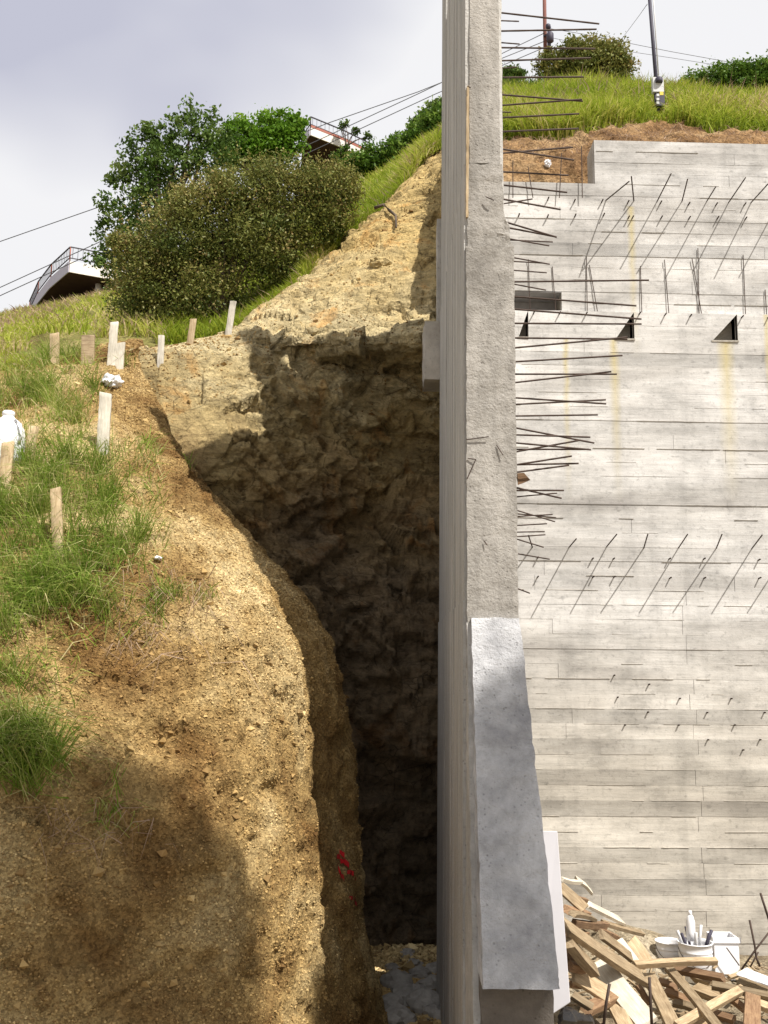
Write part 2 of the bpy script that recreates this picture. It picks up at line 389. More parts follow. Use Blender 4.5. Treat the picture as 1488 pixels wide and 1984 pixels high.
# ------------------------------------------------------------------ terrain patches
def catmull(P, n):
    """P (K,...,3) -> (n,...,3) along the first axis"""
    K = len(P); E = np.concatenate([[2 * P[0] - P[1]], P, [2 * P[-1] - P[-2]]])
    t = np.linspace(0, K - 1, n); i = np.clip(t.astype(int), 0, K - 2); f = (t - i).reshape((-1,) + (1,) * (P.ndim - 1))
    a, b, c, d = E[i], E[i + 1], E[i + 2], E[i + 3]
    return .5 * (2 * b + (c - a) * f + (2 * a - 5 * b + 4 * c - d) * f ** 2 + (3 * b - a - 3 * c + d) * f ** 3)
class Patch:
    def __init__(s, ctrl, nr, nc):
        P = np.array([[at(*q) for q in row] for row in ctrl])
        G = catmull(P, nr); G = np.swapaxes(catmull(np.swapaxes(G, 0, 1), nc), 0, 1)
        s.G = G; s.normals()
    def normals(s):
        du = np.gradient(s.G, axis=0); dv = np.gradient(s.G, axis=1)
        n = np.cross(dv, du); n /= np.linalg.norm(n, axis=2, keepdims=True) + 1e-9
        s.N = n
    def displace(s, d):
        s.G = s.G + s.N * d[..., None]; s.normals()
    def build(s, name, mat):
        r, c = s.G.shape[:2]; k = np.arange(r * c).reshape(r, c)
        F = np.stack([k[:-1, :-1], k[:-1, 1:], k[1:, 1:], k[1:, :-1]], -1).reshape(-1, 4)
        o = link(name, mesh_np(name, s.G.reshape(-1, 3), F, mat)); o['kind'] = 'structure'; return o
    def scatter(s, n, uv=None):
        r, c = s.G.shape[:2]
        if uv is None: u = RNG.random(n) * (r - 1.001); v = RNG.random(n) * (c - 1.001)
        i = u.astype(int); j = v.astype(int); fu = (u - i)[:, None]; fv = (v - j)[:, None]
        g = s.G
        P = (g[i, j] * (1 - fu) * (1 - fv) + g[i + 1, j] * fu * (1 - fv) + g[i, j + 1] * (1 - fu) * fv + g[i + 1, j + 1] * fu * fv)
        return P, s.N[i, j]

# --- near mound of golden gravelly soil
mound = Patch([
 [(-900,3300,3.0),(-300,3300,3.2),(0,3300,3.4),(220,3300,3.6),(430,3300,4.0),(540,3300,4.5),(640,3250,5.3),(800,3150,6.6),(795,3000,8.4)],
 [(-900,2600,3.4),(-300,2600,3.7),(0,2600,3.9),(210,2600,4.2),(420,2600,4.6),(530,2600,5.1),(620,2580,5.8),(775,2550,7.1),(765,2480,8.8)],
 [(-900,2200,3.8),(-300,2200,4.1),(0,2200,4.4),(200,2200,4.65),(410,2200,5.0),(525,2200,5.45),(605,2200,6.1),(755,2190,7.4),(742,2160,9.1)],
 [(-900,1984,4.1),(-300,1984,4.4),(0,1984,4.7),(200,1984,4.95),(400,1984,5.3),(520,1984,5.75),(600,1984,6.35),(742,1984,7.7),(725,1970,9.3)],
 [(-900,1700,4.5),(-300,1700,4.75),(0,1700,5.0),(200,1700,5.25),(400,1700,5.6),(520,1700,6.05),(608,1700,6.7),(702,1700,7.9),(685,1690,9.4)],
 [(-900,1420,4.9),(-300,1420,5.15),(0,1410,5.4),(200,1400,5.6),(400,1400,5.9),(520,1400,6.35),(600,1400,6.95),(668,1400,7.9),(650,1390,9.4)],
 [(-900,1260,5.4),(-300,1240,5.6),(0,1220,5.85),(200,1200,6.0),(400,1200,6.3),(510,1205,6.65),(575,1215,7.1),(628,1232,7.75),(605,1215,9.2)],
 [(-900,1120,6.0),(-300,1090,6.2),(0,1060,6.4),(200,1050,6.6),(350,1050,6.9),(430,1060,7.2),(480,1068,7.5),(520,1085,7.85),(500,1070,9.1)],
 [(-900,1000,6.9),(-300,960,7.1),(0,920,7.3),(150,905,7.45),(255,900,7.65),(315,905,7.9),(348,912,8.1),(376,922,8.35),(360,908,9.3)],
 [(-900,900,7.9),(-300,850,8.0),(0,812,8.2),(130,795,8.35),(215,785,8.55),(265,788,8.75),(295,795,8.9),(318,802,9.05),(304,790,9.7)],
 [(-900,850,9.0),(-300,785,9.2),(0,745,9.3),(115,720,9.4),(195,705,9.5),(235,698,9.6),(256,694,9.7),(272,692,9.8),(262,684,10.3)],
 [(-900,830,10.0),(-300,755,10.2),(0,715,10.3),(110,692,10.4),(190,676,10.5),(235,668,10.5),(255,666,10.6),(275,668,10.6),(268,664,11)],
 [(-900,825,11.0),(-300,750,11.2),(0,712,11.3),(110,690,11.4),(190,676,11.4),(235,670,11.4),(255,668,11.4),(275,670,11.4),(268,668,11.8)],
], 430, 300)
G = mound.G
mound.displace(fbm(G, 1.4, 3, 3) * .05 + fbm(G, 7.5, 4, 9, .6) * .02 + np.minimum(0, fbm(G * np.array([1, 1, 1.6]), 3.3, 3, 21) + .35) * .09 + fbm(G * np.array([9, 9, 1.1]), 1.0, 3, 33) * .013 * (G[..., 2] < 3.6) - .05 * np.maximum(0, facets(G * np.array([1, 1, 1.4]), 3.4, 8)[0]) - .03 * np.maximum(0, facets(G, 9.0, 18)[0]))
mound_o = mound.build('excavated_slope', M['mound'])

# --- grassy hillside above
hillside = Patch([
 [(-900,835,9.5),(-250,760,9.7),(0,725,9.8),(130,700,10.1),(270,680,10.45),(370,663,10.65),(470,643,10.95),(560,582,11.7),(640,492,12.5),(760,396,13.3),(850,300,14.6),(1000,212,16.5)],
 [(-900,825,11.5),(-250,735,11.7),(0,698,11.9),(130,676,12.0),(270,656,12.0),(370,638,12.1),(470,612,12.3),(560,556,13.0),(640,472,13.7),(760,378,14.6),(850,286,16),(1000,204,18)],
 [(-900,815,19),(-250,705,19.5),(0,660,20),(130,625,20),(270,580,20),(370,545,20),(470,515,20),(560,478,20.5),(640,424,21),(760,350,22),(850,274,23),(1000,196,25)],
 [(-900,810,34),(-250,690,34.5),(0,640,35),(130,606,35),(270,556,35),(370,495,35),(470,460,35),(560,425,35),(640,382,35),(760,325,36),(850,266,37),(1000,190,38)],
 [(-900,800,54),(-250,680,54),(0,622,54),(110,600,54),(210,576,54),(310,530,54),(410,465,54),(510,430,54),(610,385,54),(710,340,54),(850,262,54),(1000,186,54)],
 [(-900,830,80),(-250,720,80),(0,660,80),(110,625,80),(210,590,80),(310,545,80),(410,505,80),(510,470,80),(610,425,80),(710,380,80),(850,302,80),(1000,226,80)],
], 220, 300)
G = hillside.G; dist = np.linalg.norm(G, axis=2)
hillside.displace(fbm(G, .9, 4, 31) * .06 * (1 + dist * .04))
hill_o = hillside.build('hillside', M['hill'])

# --- rock cut closing the trench
cut = Patch([
 [(440,2200,9.6),(560,2200,9.7),(660,2200,9.9),(740,2200,10.0),(850,2200,10.1),(1000,2200,10.2)],
 [(440,1820,9.7),(580,1820,9.8),(670,1820,10.0),(750,1815,10.15),(850,1810,10.25),(1000,1810,10.3)],
 [(430,1500,9.7),(580,1500,9.9),(680,1500,10.1),(765,1500,10.35),(850,1500,10.4),(1000,1500,10.5)],
 [(400,1200,9.5),(540,1200,9.75),(650,1200,10.1),(750,1200,10.35),(850,1200,10.45),(1000,1200,10.5)],
 [(300,1010,9.3),(430,1005,9.5),(550,1000,9.95),(680,1000,10.5),(800,1000,10.95),(1000,1000,11.0)],
 [(250,890,9.4),(390,890,9.55),(525,885,9.8),(680,890,10.7),(800,890,11.35),(1000,890,11.5)],
 [(225,785,9.75),(375,780,9.8),(522,775,10.0),(670,780,10.85),(800,780,11.3),(1000,780,11.5)],
 [(215,705,10.0),(360,692,10.1),(500,695,10.25),(650,705,10.95),(780,705,11.05),(1000,715,11.2)],
 [(215,684,10.3),(362,664,10.4),(485,650,10.55),(640,664,10.45),(760,664,10.5),(1000,650,10.6)],
 [(260,685,10.8),(400,662,11.0),(515,612,11.05),(640,605,11.0),(760,605,11.0),(1000,590,11.1)],
 [(400,650,12.2),(520,590,12.1),(606,520,11.9),(690,500,11.7),(780,490,11.6),(1000,465,11.7)],
 [(560,560,13.4),(645,490,13.2),(715,420,12.9),(780,395,12.6),(840,388,12.5),(1000,375,12.4)],
 [(700,440,15),(765,390,14.6),(805,335,14.2),(845,302,14),(900,285,13.8),(1000,275,13.6)],
 [(720,425,16.6),(780,388,16.2),(822,340,16.0),(850,298,16.3),(905,262,17),(1000,214,18.4)],
], 400, 330)
G = cut.G
px_, py_, _ = proj(G)
h1, e1 = facets(G * np.array([1, 1, 1.25]), 1.7, 5); h2, e2 = facets(G * np.array([1, 1, 1.3]), 4.6, 15); h3, e3 = facets(G, 11.0, 25)
up = 1 / (1 + np.exp(-(G[..., 2] - 6.35) * 5))          # the shelf high up is layered, the rest is coarse
h0, e0 = facets(G * np.array([1, 1, 1.1]), .85, 55); low_ = 1 / (1 + np.exp((G[..., 2] - 4.6) * 3))
d = h0 * .34 * low_ + h1 * .22 + h2 * .10 + h3 * .03 + fbm(G, 5, 4, 44, .6) * .035
d = d * (1 - .62 * up) + up * (np.abs(vnoise(G * np.array([1.6, 1.6, 11.0]) + G[..., :1] * np.array([0, 0, 3.0]), 77)) * -.045)
left = 1 / (1 + np.exp((px_ - 470) / 18.0)) * (py_ < 930)
d = d * (1 - .8 * left)
cut.displace(d)
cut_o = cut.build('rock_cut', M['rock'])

# --- terrace above the concrete wall
terrace = Patch([
 [(900,520,10.42),(1050,515,10.45),(1150,515,10.45),(1300,520,10.5),(1500,530,10.55),(1750,540,10.65),(2200,560,10.8)],
 [(900,362,10.5),(1050,356,10.5),(1150,345,10.5),(1300,345,10.55),(1500,350,10.6),(1750,355,10.7),(2200,380,10.9)],
 [(900,300,10.9),(1050,300,10.9),(1150,285,10.95),(1300,275,11.0),(1500,280,11.05),(1750,290,11.1),(2200,310,11.3)],
 [(900,262,11.5),(1050,262,11.5),(1150,256,11.5),(1300,254,11.5),(1500,260,11.6),(1750,270,11.7),(2200,290,11.9)],
 [(900,232,12.5),(1050,228,12.5),(1150,222,12.5),(1300,220,12.5),(1500,228,12.6),(1750,240,12.7),(2200,260,12.9)],
 [(900,208,14.5),(1050,198,14.5),(1150,190,14.5),(1300,194,14.5),(1500,208,14.6),(1750,215,14.7),(2200,240,14.9)],
 [(900,200,18),(1050,186,18),(1150,178,18),(1300,184,18),(1500,204,18),(1750,210,18),(2200,230,18)],
 [(900,215,28),(1050,200,28),(1150,195,28),(1300,200,28),(1500,215,28),(1750,230,28),(2200,250,28)],
 [(900,300,50),(1050,290,50),(1150,285,50),(1300,290,50),(1500,305,50),(1750,320,50),(2200,340,50)],
], 200, 260)
G = terrace.G
terrace.displace(fbm(G, 2.2, 4, 51) * .07 + fbm(G, 9, 3, 61) * .03 * (G[..., 1] < 11.8))
ter_o = terrace.build('upper_terrace', M['terrace'])

# --- level site ground, out to the horizon
def ground_mesh():
    xs = np.concatenate([np.linspace(-600, -8, 12), np.linspace(-7.5, 9.5, 120), np.linspace(10, 600, 12)])
    ys = np.concatenate([np.linspace(-600, -5, 12), np.linspace(-4.5, 10.6, 130), np.linspace(11, 900, 14)])
    X, Yg = np.meshgrid(xs, ys); P = np.stack([X, Yg, np.zeros_like(X)], -1)
    near = (np.abs(X) < 9) & (Yg > -4) & (Yg < 10.5)
    P[..., 2] = np.where(near, fbm(P, 1.8, 4, 70) * .06, 0)
    # heap of spoil and offcuts against the side wall
    P[..., 2] += heap(X, Yg)
    k = np.arange(X.size).reshape(X.shape)
    F = np.stack([k[:-1, :-1], k[:-1, 1:], k[1:, 1:], k[1:, :-1]], -1).reshape(-1, 4)
    return mesh_np('ground', P.reshape(-1, 3), F, M['ground'])
def heap(X, Yg):
    h = .78 * np.exp(-((X - .85) / .62) ** 2 - ((Yg - 8.7) / 1.1) ** 2) + .26 * np.exp(-((X - 2.1) / .8) ** 2 - ((Yg - 9.75) / .55) ** 2)
    return np.where((X > .6) & (Yg < 10.2), h, 0)
g_o = link('ground', ground_mesh()); g_o['kind'] = 'structure'

# ------------------------------------------------------------------ concrete side wall seen end-on
YF, YB, XL, XR, XRU = 5.9, 8.6, 0.49, 0.79, 0.713
ZS = at(905, 1197, YF)[2]; ZM = at(990, 478, YF)[2]; ZSEAM = at(940, 314, YF)[2]; ZTOP, ZTOPB, YP = 10.2, 8.2, 8.14
side = thing('retaining_wall', 'tall grey concrete retaining wall seen end-on with sloping foot', 'wall', (.63, 7.0, 0)); side['kind'] = 'thing'
hexa('lower_stem', [(XL, YF, ZS - .4), (XR, YF, ZS - .4), (XR, YB, ZS - .4), (XL, YB, ZS - .4), (XL + .004, YF, ZM), (XR, YF, ZM), (XR, YB, ZM), (XL + .004, YB, ZM)], M['stem'], side, cuts=.04, amp=.0055, nsc=22, seed=2)
hexa('middle_stem', [(XL + .012, YF + .012, ZM - .02), (XRU + .025, YF + .012, ZM - .02), (XRU + .025, YB, ZM - .02), (XL + .012, YB, ZM - .02), (XL + .015, YF + .012, ZSEAM - .006), (XRU + .01, YF + .012, ZSEAM - .006), (XRU + .01, YB, ZSEAM - .006), (XL + .015, YB, ZSEAM - .006)], M['stem'], side, cuts=.035, amp=.006, nsc=22, seed=4)
hexa('broken_shoulder', [(XRU - .01, YF + .02, ZM - .03), (XR - .004, YF + .02, ZM - .03), (XR - .004, YB, ZM - .03), (XRU - .01, YB, ZM - .03), (XRU - .01, YF + .03, ZM + .30), (XRU + .03, YF + .03, ZM + .22), (XRU + .03, YB, ZM + .22), (XRU - .01, YB, ZM + .30)], M['stem'], side, cuts=.025, amp=.022, nsc=24, seed=6)
hexa('upper_stem', [(XL + .03, YF + .02, ZSEAM + .004), (XRU, YF + .02, ZSEAM + .004), (XRU, YP, ZSEAM + .004), (XL + .03, YP, ZSEAM + .004), (XL + .055, YF + .02, ZTOP), (XRU, YF + .02, ZTOP), (XRU, YP, ZTOPB), (XL + .055, YP, ZTOPB)], M['stem'], side, cuts=.06, amp=.004, nsc=12, seed=8)
hexa('edge_arris', [(XRU - .004, YF + .045, ZM + .26), (XRU + .024, YF + .06, ZM + .26), (XRU + .024, YF + .3, ZM + .26), (XRU - .004, YF + .3, ZM + .26), (XRU - .002, YF + .045, ZTOP), (XRU + .016, YF + .06, ZTOP), (XRU + .016, YF + .3, ZTOP), (XRU - .002, YF + .3, ZTOP)], M['lip'], side, cuts=.08, amp=.005, nsc=14, seed=9)
# sloping foot
YN = 5.2; a = at(936, 1916, YN); b = at(1086, 1916, YN); zN = a[2]
xl0, xr0, xl1, xr1 = a[0], b[0], at(912, 1197, YF)[0], at(1005, 1197, YF)[0]
hexa('sloped_foot', [(xl0, YN, zN), (xr0, YN, zN), (xr0, YB, zN), (xl0, YB, zN), (xl1, YF - .025, ZS), (xr1, YF - .025, ZS), (xr1, YF + .2, ZS), (xl1, YF + .2, ZS)], M['wing'], side, cuts=.05, amp=.007, nsc=18, seed=11)
hexa('foot_base', [(xl0 + .005, YN + .16, -.2), (xr0 - .01, YN + .16, -.2), (xr0 - .01, YB, -.2), (xl0 + .005, YB, -.2), (xl0 + .005, YN + .16, zN - .01), (xr0 - .01, YN + .16, zN - .01), (xr0 - .01, YB, zN - .01), (xl0 + .005, YB, zN - .01)], M['foot'], side, cuts=.08, amp=.008, nsc=14, seed=13)
hexa('formed_lip', [(xl0 - .035, YN + .03, zN - 1.0), (xl0 + .012, YN + .03, zN - 1.0), (xl0 + .012, YB, zN - 1.0), (xl0 - .035, YB, zN - 1.0), (xl1 - .022, YF + .0, ZS - .03), (xl1 + .01, YF + .0, ZS - .03), (xl1 + .01, YF + .4, ZS - .03), (xl1 - .022, YF + .4, ZS - .03)], M['lip'], side, cuts=.05, amp=.006, nsc=20, seed=15)
# face towards the trench: plank-formed, each plank print a little proud or shy
bm = bmesh.new(); y = YF + .03; k = 0
while y < YB:
    w = random.uniform(.12, .15); e = min(y + w - .006, YB); pr = random.uniform(.004, .0085)
    for z0, z1, x0, x1 in ((-.2, ZS + .1, XL - .03, XL - .016), (ZS + .1, ZSEAM, XL - .008, XL), (ZSEAM, (ZTOP + (ZTOPB - ZTOP) * (e - YF) / (YP - YF) - .02 if e < YP else 10.28), XL + .008, XL + .028)):
        vs = [bm.verts.new(p) for p in ((x0 - pr, y, z0), (x0 - pr, e, z0), (x1 - pr, e, z1), (x1 - pr, y, z1), (x0 + .06, y, z0), (x0 + .06, e, z0), (x1 + .06, e, z1), (x1 + .06, y, z1))]
        for f in ((0, 1, 2, 3), (4, 7, 6, 5), (0, 3, 7, 4), (1, 5, 6, 2), (3, 2, 6, 7), (0, 4, 5, 1)): bm.faces.new([vs[i] for i in f])
    y += w
me = bpy.data.meshes.new('plank_printed_face'); bmesh.ops.recalc_face_normals(bm, faces=bm.faces[:]); bm.to_mesh(me); bm.free(); me.materials.append(M['sideform'])
o = link('plank_printed_face', me, side); o['kind'] = 'stuff'
# strip of form wood left along the edge, unseen rear web, beam stub and its lit upstand
za, zb = at(906, 420, YF)[2], at(906, 165, YF)[2]
hexa('form_strip', [(XL + .004, YF + .004, za), (XL + .02, YF + .004, za), (XL + .02, YF + .05, za), (XL + .004, YF + .05, za), (XL + .014, YF + .004, zb), (XL + .03, YF + .004, zb), (XL + .03, YF + .05, zb), (XL + .014, YF + .05, zb)], M['stake'], side, cuts=.05, amp=.004, nsc=20)
hexa('rear_web', [(.62, YB + .002, -.2), (XR - .01, YB + .002, -.2), (XR - .01, 10.3, -.2), (.62, 10.3, -.2), (.62, YB + .002, 9.35), (XR - .01, YB + .002, 9.35), (XR - .01, 10.3, 7.0), (.62, 10.3, 7.0)], M['stem'], side, cuts=.3, amp=.01)  # unseen from here; sloping top shaped to cast the trench shadow
box('pier_head', (XL + .02, YP + .002, ZSEAM), (XRU - .004, YB, 10.3), M['stem'], side, cuts=.3, amp=.005)  # raised above the view to shade the rock cut
s0, s1 = at(822, 735, YB + .02), at(858, 622, YB + .02)
box('beam_stub', (s0[0], YB + .02, s0[2]), (.64, YB + .42, s1[2]), M['stub'], side, cuts=.05, amp=.008, nsc=10)
u0, u1 = at(847, 618, YB + .05), at(855, 425, YB + .05)
box('pale_upstand', (u0[0], YB + .05, u0[2] - .02), (.64, YB + .2, u1[2]), M['lip'], side, cuts=.08, amp=.006)
REBAR = None
def rebar_mesh():
    V = []; F = []; n = 6; segs = 10
    for i in range(segs + 1):
        r = .5 * (1.0 if i % 2 else .9)
        for k in range(n): V.append((r * math.cos(2 * math.pi * k / n), r * math.sin(2 * math.pi * k / n), i / segs))
    for i in range(segs):
        for k in range(n): F.append((i * n + k, i * n + (k + 1) % n, (i + 1) * n + (k + 1) % n, (i + 1) * n + k))
    F.append(tuple(reversed(range(n)))); F.append(tuple(range(segs * n, segs * n + n)))
    me = bpy.data.meshes.new('rebar'); me.from_pydata(V, [], F); me.materials.append(M['rebar'])
    for p in me.polygons: p.use_smooth = True
    return me
REBAR = rebar_mesh()
def bar(A, B, d, parent, name='rebar'):
    A = Vector(A); B = Vector(B); v = B - A
    o = bpy.data.objects.new(name, REBAR); COL.objects.link(o)
    o.matrix_world = Matrix.Translation(A) @ v.to_track_quat('Z', 'Y').to_matrix().to_4x4() @ Matrix.Diagonal((d, d, v.length, 1))
    if parent is not None:
        mw = o.matrix_basis.copy(); o.parent = parent; o.matrix_parent_inverse = parent.matrix_basis.inverted(); o.matrix_basis = mw
    return o
bpy.context.view_layer.update()
def z1(x, y): return 840 + x / 2.296, y / 2.296
def z2(x, y): return 840 + x / 2.296, 400 + y / 2.296
def z3(x, y): return 840 + x / 2.296, 800 + y / 2.296
def z4(x, y): return 840 + x / 2.296, 1240 + y / 2.296
D1 = [(302,57,737,106),(302,92,380,95),(305,138,725,130),(305,190,383,196),(305,212,720,217),(305,270,700,258),(308,303,370,298),(310,345,668,342),(312,422,664,450),(312,468,660,442),(312,498,345,500),(315,523,648,506),(315,585,645,572),(320,680,620,655),(318,665,625,712),(322,765,600,780),(325,825,595,856),(320,888,565,932),(320,905,440,885)]
D2 = [(333,73,548,137),(345,97,545,135),(355,147,515,175),(355,150,530,158),(368,230,517,257),(370,245,490,252),(370,285,503,295),(370,335,958,328),(370,348,500,372),(370,402,902,442),(372,458,925,501),(372,520,925,523),(372,585,862,590),(372,628,862,582),(374,690,840,663),(376,746,815,746),(376,782,790,735),(376,852,768,878),(376,880,766,860),(376,932,730,927)]
D3 = [(382,70,715,134),(382,98,697,108),(382,135,700,164),(382,170,650,122),(382,162,690,162),(384,228,615,192),(384,230,645,225),(384,262,602,233),(382,336,570,380),(382,345,580,345),(382,372,550,357),(382,437,540,484),(382,450,545,466),(382,460,530,452),(382,500,505,493),(382,530,495,528),(382,550,497,542),(382,565,490,598),(382,628,517,651),(385,785,428,802)]
for zf, L_ in ((z1, D1), (z2, D2), (z3, D3)):
    for x0, y0, x1, y1 in L_:
        p0 = zf(x0, y0); p1 = zf(x1, y1); Yb = random.uniform(6.05, 6.35)
        e = 34.0 / max(20, p1[0] - p0[0])
        A = at(p0[0] - 34, p0[1] - (p1[1] - p0[1]) * e, Yb); B = at(*p1, Yb + random.uniform(-.06, .1))
        bar(A, B, .0125 if p1[0] - p0[0] > 80 else .0095, side)
# tie wires and small nubs on the face towards the trench and on the end face
for px, py, dx, dy in ((874,26,9,0),(872,85,10,3),(872,145,9,1),(870,180,9,4),(868,246,10,2),(867,269,9,2)):
    bar(at(px, py, 8.05) + np.array([.01, 0, 0]), at(px + dx, py + dy, 7.3), .012, side, 'form_tie')
for p in ((903,852,947,846),(906,888,922,890),(922,890,905,928),(941,381,957,388),(962,862,975,882),(906,167,912,170),(938,1048,944,1056)):
    bar(at(p[0], p[1], YF - .01), at(p[2], p[3], YF - .02), .007, side, 'tie_wire')

# ------------------------------------------------------------------ board-formed back wall
YW, MW = 9.78, 0.0285
def wy(x): return YW + MW * x
def wpt(px, py, proud=0.0):
    p = at(px, py, YW)
    for _ in range(4): p = at(px, py, wy(p[0]) - proud)
    return p
pk = [(1003, 1022), (1190, 1226), (1376, 1425)]
zt_pk, zb_pk = wpt(1400, 614)[2], wpt(1400, 664)[2]
zt_w, zb_w = wpt(1050, 564)[2], wpt(1050, 605)[2]
z_led = zt_pk + .012; z_not = wpt(1060, 354)[2]; z_top = wpt(1300, 275)[2]; x_not = wpt(1152, 330)[0]
x_win = (XR - .02, wpt(1088, 580)[0])
x_pk = [(wpt(a, 640)[0], wpt(b, 640)[0]) for a, b in pk]
STAINS = [((x_pk[2][0] + x_pk[2][1]) / 2, zb_pk, .10), (x_pk[1][0] - .02, zb_pk, .06), (wpt(1222, 420)[0], wpt(1222, 400)[2], .05), (wpt(1095, 700)[0], zb_pk, .04), (wpt(1480, 630)[0], z_led, .04)]
M['boards'] = m_boardwall()
back = thing('concrete_wall', 'broad pale board-formed concrete wall with horizontal plank prints and rebar', 'wall', (3.0, wy(3.0), 0)); back['kind'] = 'thing'
bpy.context.view_layer.update()
X0, X1 = XR - .06, 7.2
lower = [zb_pk]
while lower[-1] > -.2: lower.append(lower[-1] - .1415)
zs = sorted(lower) + [(zb_pk + z_led) / 2, z_led, zb_w, (zb_w + zt_w) / 2, zt_w]
nA = max(1, round((z_not - zt_w) / .132)); zs += [zt_w + (z_not - zt_w) * i / nA for i in range(1, nA + 1)]
nB = max(1, round((z_top - z_not) / .12)); zs += [z_not + (z_top - z_not) * i / nB for i in range(1, nB + 1)]
zs = sorted(set(round(z, 4) for z in zs)); zs = [z for i, z in enumerate(zs) if i == 0 or z - zs[i - 1] > .01]
def plank_mesh(seed):
    r = random.Random(seed); n = 9; V = []; F = []
    for i in range(n + 1):
        x = i / n; a = r.uniform(-.03, .02); b = r.uniform(-.02, .03); f = r.uniform(-.02, .02)
        V += [(x, f, .0 - a * .6), (x, f, 1 - b * .6), (x, 1, 1 - b * .6), (x, 1, -a * .6)]
    for i in range(n):
        p, q = 4 * i, 4 * i + 4
        F += [(p, q, q + 1, p + 1), (p + 1, q + 1, q + 2, p + 2), (p + 3, p, q, q + 3)[::-1]]
    F += [(0, 1, 2, 3), (4 * n + 3, 4 * n + 2, 4 * n + 1, 4 * n)]
    me = bpy.data.meshes.new('plank_print'); me.from_pydata(V, [], F); me.materials.append(M['boards']); return me
PM = [plank_mesh(s) for s in range(6)]
xj = wpt(1332, 1300)[0]
core = bmesh.new()
def core_box(x0, x1, z0, z1, y_off, depth=.3):
    c = [(x0, wy(x0) + y_off, z0), (x1, wy(x1) + y_off, z0), (x1, wy(x1) + y_off + depth, z0), (x0, wy(x0) + y_off + depth, z0)]
    v = [core.verts.new(p) for p in c] + [core.verts.new((p[0], p[1], z1)) for p in c]
    for f in ((3, 2, 1, 0), (4, 5, 6, 7), (0, 1, 5, 4), (1, 2, 6, 5), (2, 3, 7, 6), (3, 0, 4, 7)): core.faces.new([v[i] for i in f])
ang = math.atan(MW)
for ci in range(len(zs) - 1):
    z0, z1_ = zs[ci], zs[ci + 1]; zm = (z0 + z1_) / 2
    xs0 = x_not if zm > z_not else X0
    cutsx = []
    if zb_w < zm < zt_w: cutsx.append(x_win)
    if zb_pk < zm < z_led: cutsx += x_pk
    free = [(xs0, X1)]
    for a_, b_ in cutsx:
        nf = []
        for f0, f1 in free:
            if b_ <= f0 or a_ >= f1: nf.append((f0, f1)); continue
            if a_ > f0: nf.append((f0, a_))
            if b_ < f1: nf.append((b_, f1))
        free = nf
    proud0 = .0 if zm > z_led else .055
    rr_ = random.random(); ctone = (random.uniform(.74, .86) if rr_ < (.26 if zm < 2.6 else .12) else random.uniform(.93, 1.05)); cpr = random.uniform(-.003, .004)
    pyc = proj(np.array([3.0, wy(3.0), zm]))[1]
    if pyc > 1150: ctone = random.uniform(.72, .80) if min(abs(pyc - q_) for q_ in (1388, 1443, 1500, 1552, 1662, 1720)) < 13.5 else random.uniform(.94, 1.04)
    elif 1040 < pyc < 1150: ctone *= .93
    for f0, f1 in free: core_box(f0, f1, z0 - .0005, z1_ + .0005, .014 - proud0, .338 + proud0)
    js = ([xj + random.uniform(-.04, .05) + .10 * (2.5 - zm) / 2.5] if zm < 3.4 and random.random() < .75 else ([xj + random.uniform(-1.3, 1.5)] if random.random() < .35 else [])) + [xj + 2.2 + random.uniform(-.5, .5)]
    if random.random() < .12: js.append(X0 + random.uniform(.7, 1.3))
    for f0, f1 in free:
        pts = [f0] + sorted(j for j in js if f0 + .15 < j < f1 - .15) + [f1]
        for q0, q1 in zip(pts[:-1], pts[1:]):
            pr = proud0 + cpr + random.uniform(-.0006, .0006)
            o = bpy.data.objects.new('plank_print', random.choice(PM)); COL.objects.link(o)
            g = -.004 if random.random() < .84 else .002; o.color = (*[ctone * random.uniform(.985, 1.015)] * 3, 1)
            o.location = (q0 + .0015, wy(q0) - pr, z0 + g / 2); o.scale = (q1 - q0 - .003, .075, z1_ - z0 - g); o.rotation_euler = (0, 0, ang)
            o.parent = back; o.matrix_parent_inverse = back.matrix_basis.inverted()
fin = bmesh.new()
for zf in zs[1:-1]:
    if abs(zf - z_led) < .02: continue
    xx = X0 + .05; x_lo = x_not if zf > z_not else X0
    while xx < X1 - .1:
        ln_ = random.uniform(.08, .7)
        if random.random() < (.6 if zf < 3.2 else .38) and xx > x_lo and not (zb_w - .02 < zf < zt_w + .02 and xx < x_win[1]) and not (zb_pk - .01 < zf < z_led):
            pr_ = (.055 if zf < z_led else 0) + .004; n_ = max(2, int(ln_ / .05)); pv = None
            for k_ in range(n_ + 1):
                X_ = xx + ln_ * k_ / n_; h_ = random.uniform(.0006, .0022); d_ = pr_ + random.uniform(.0, .0016); zz = zf + random.uniform(-.0012, .0012)
                cv = [fin.verts.new((X_, wy(X_) - pr_ + .006, zz - h_)), fin.verts.new((X_, wy(X_) - d_ - .001, zz)), fin.verts.new((X_, wy(X_) - pr_ + .006, zz + h_))]
                if pv: fin.faces.new((pv[0], cv[0], cv[1], pv[1])); fin.faces.new((pv[1], cv[1], cv[2], pv[2]))
                pv = cv
        xx += ln_ + random.uniform(.02, .3)
me = bpy.data.meshes.new('seam_fin'); fin.to_mesh(me); fin.free(); me.materials.append(M['core_pale']); link('seam_fin', me, back)['kind'] = 'stuff'
me = bpy.data.meshes.new('wall_core'); core.to_mesh(me); core.free(); me.materials.append(M['core']); link('wall_core', me, back)
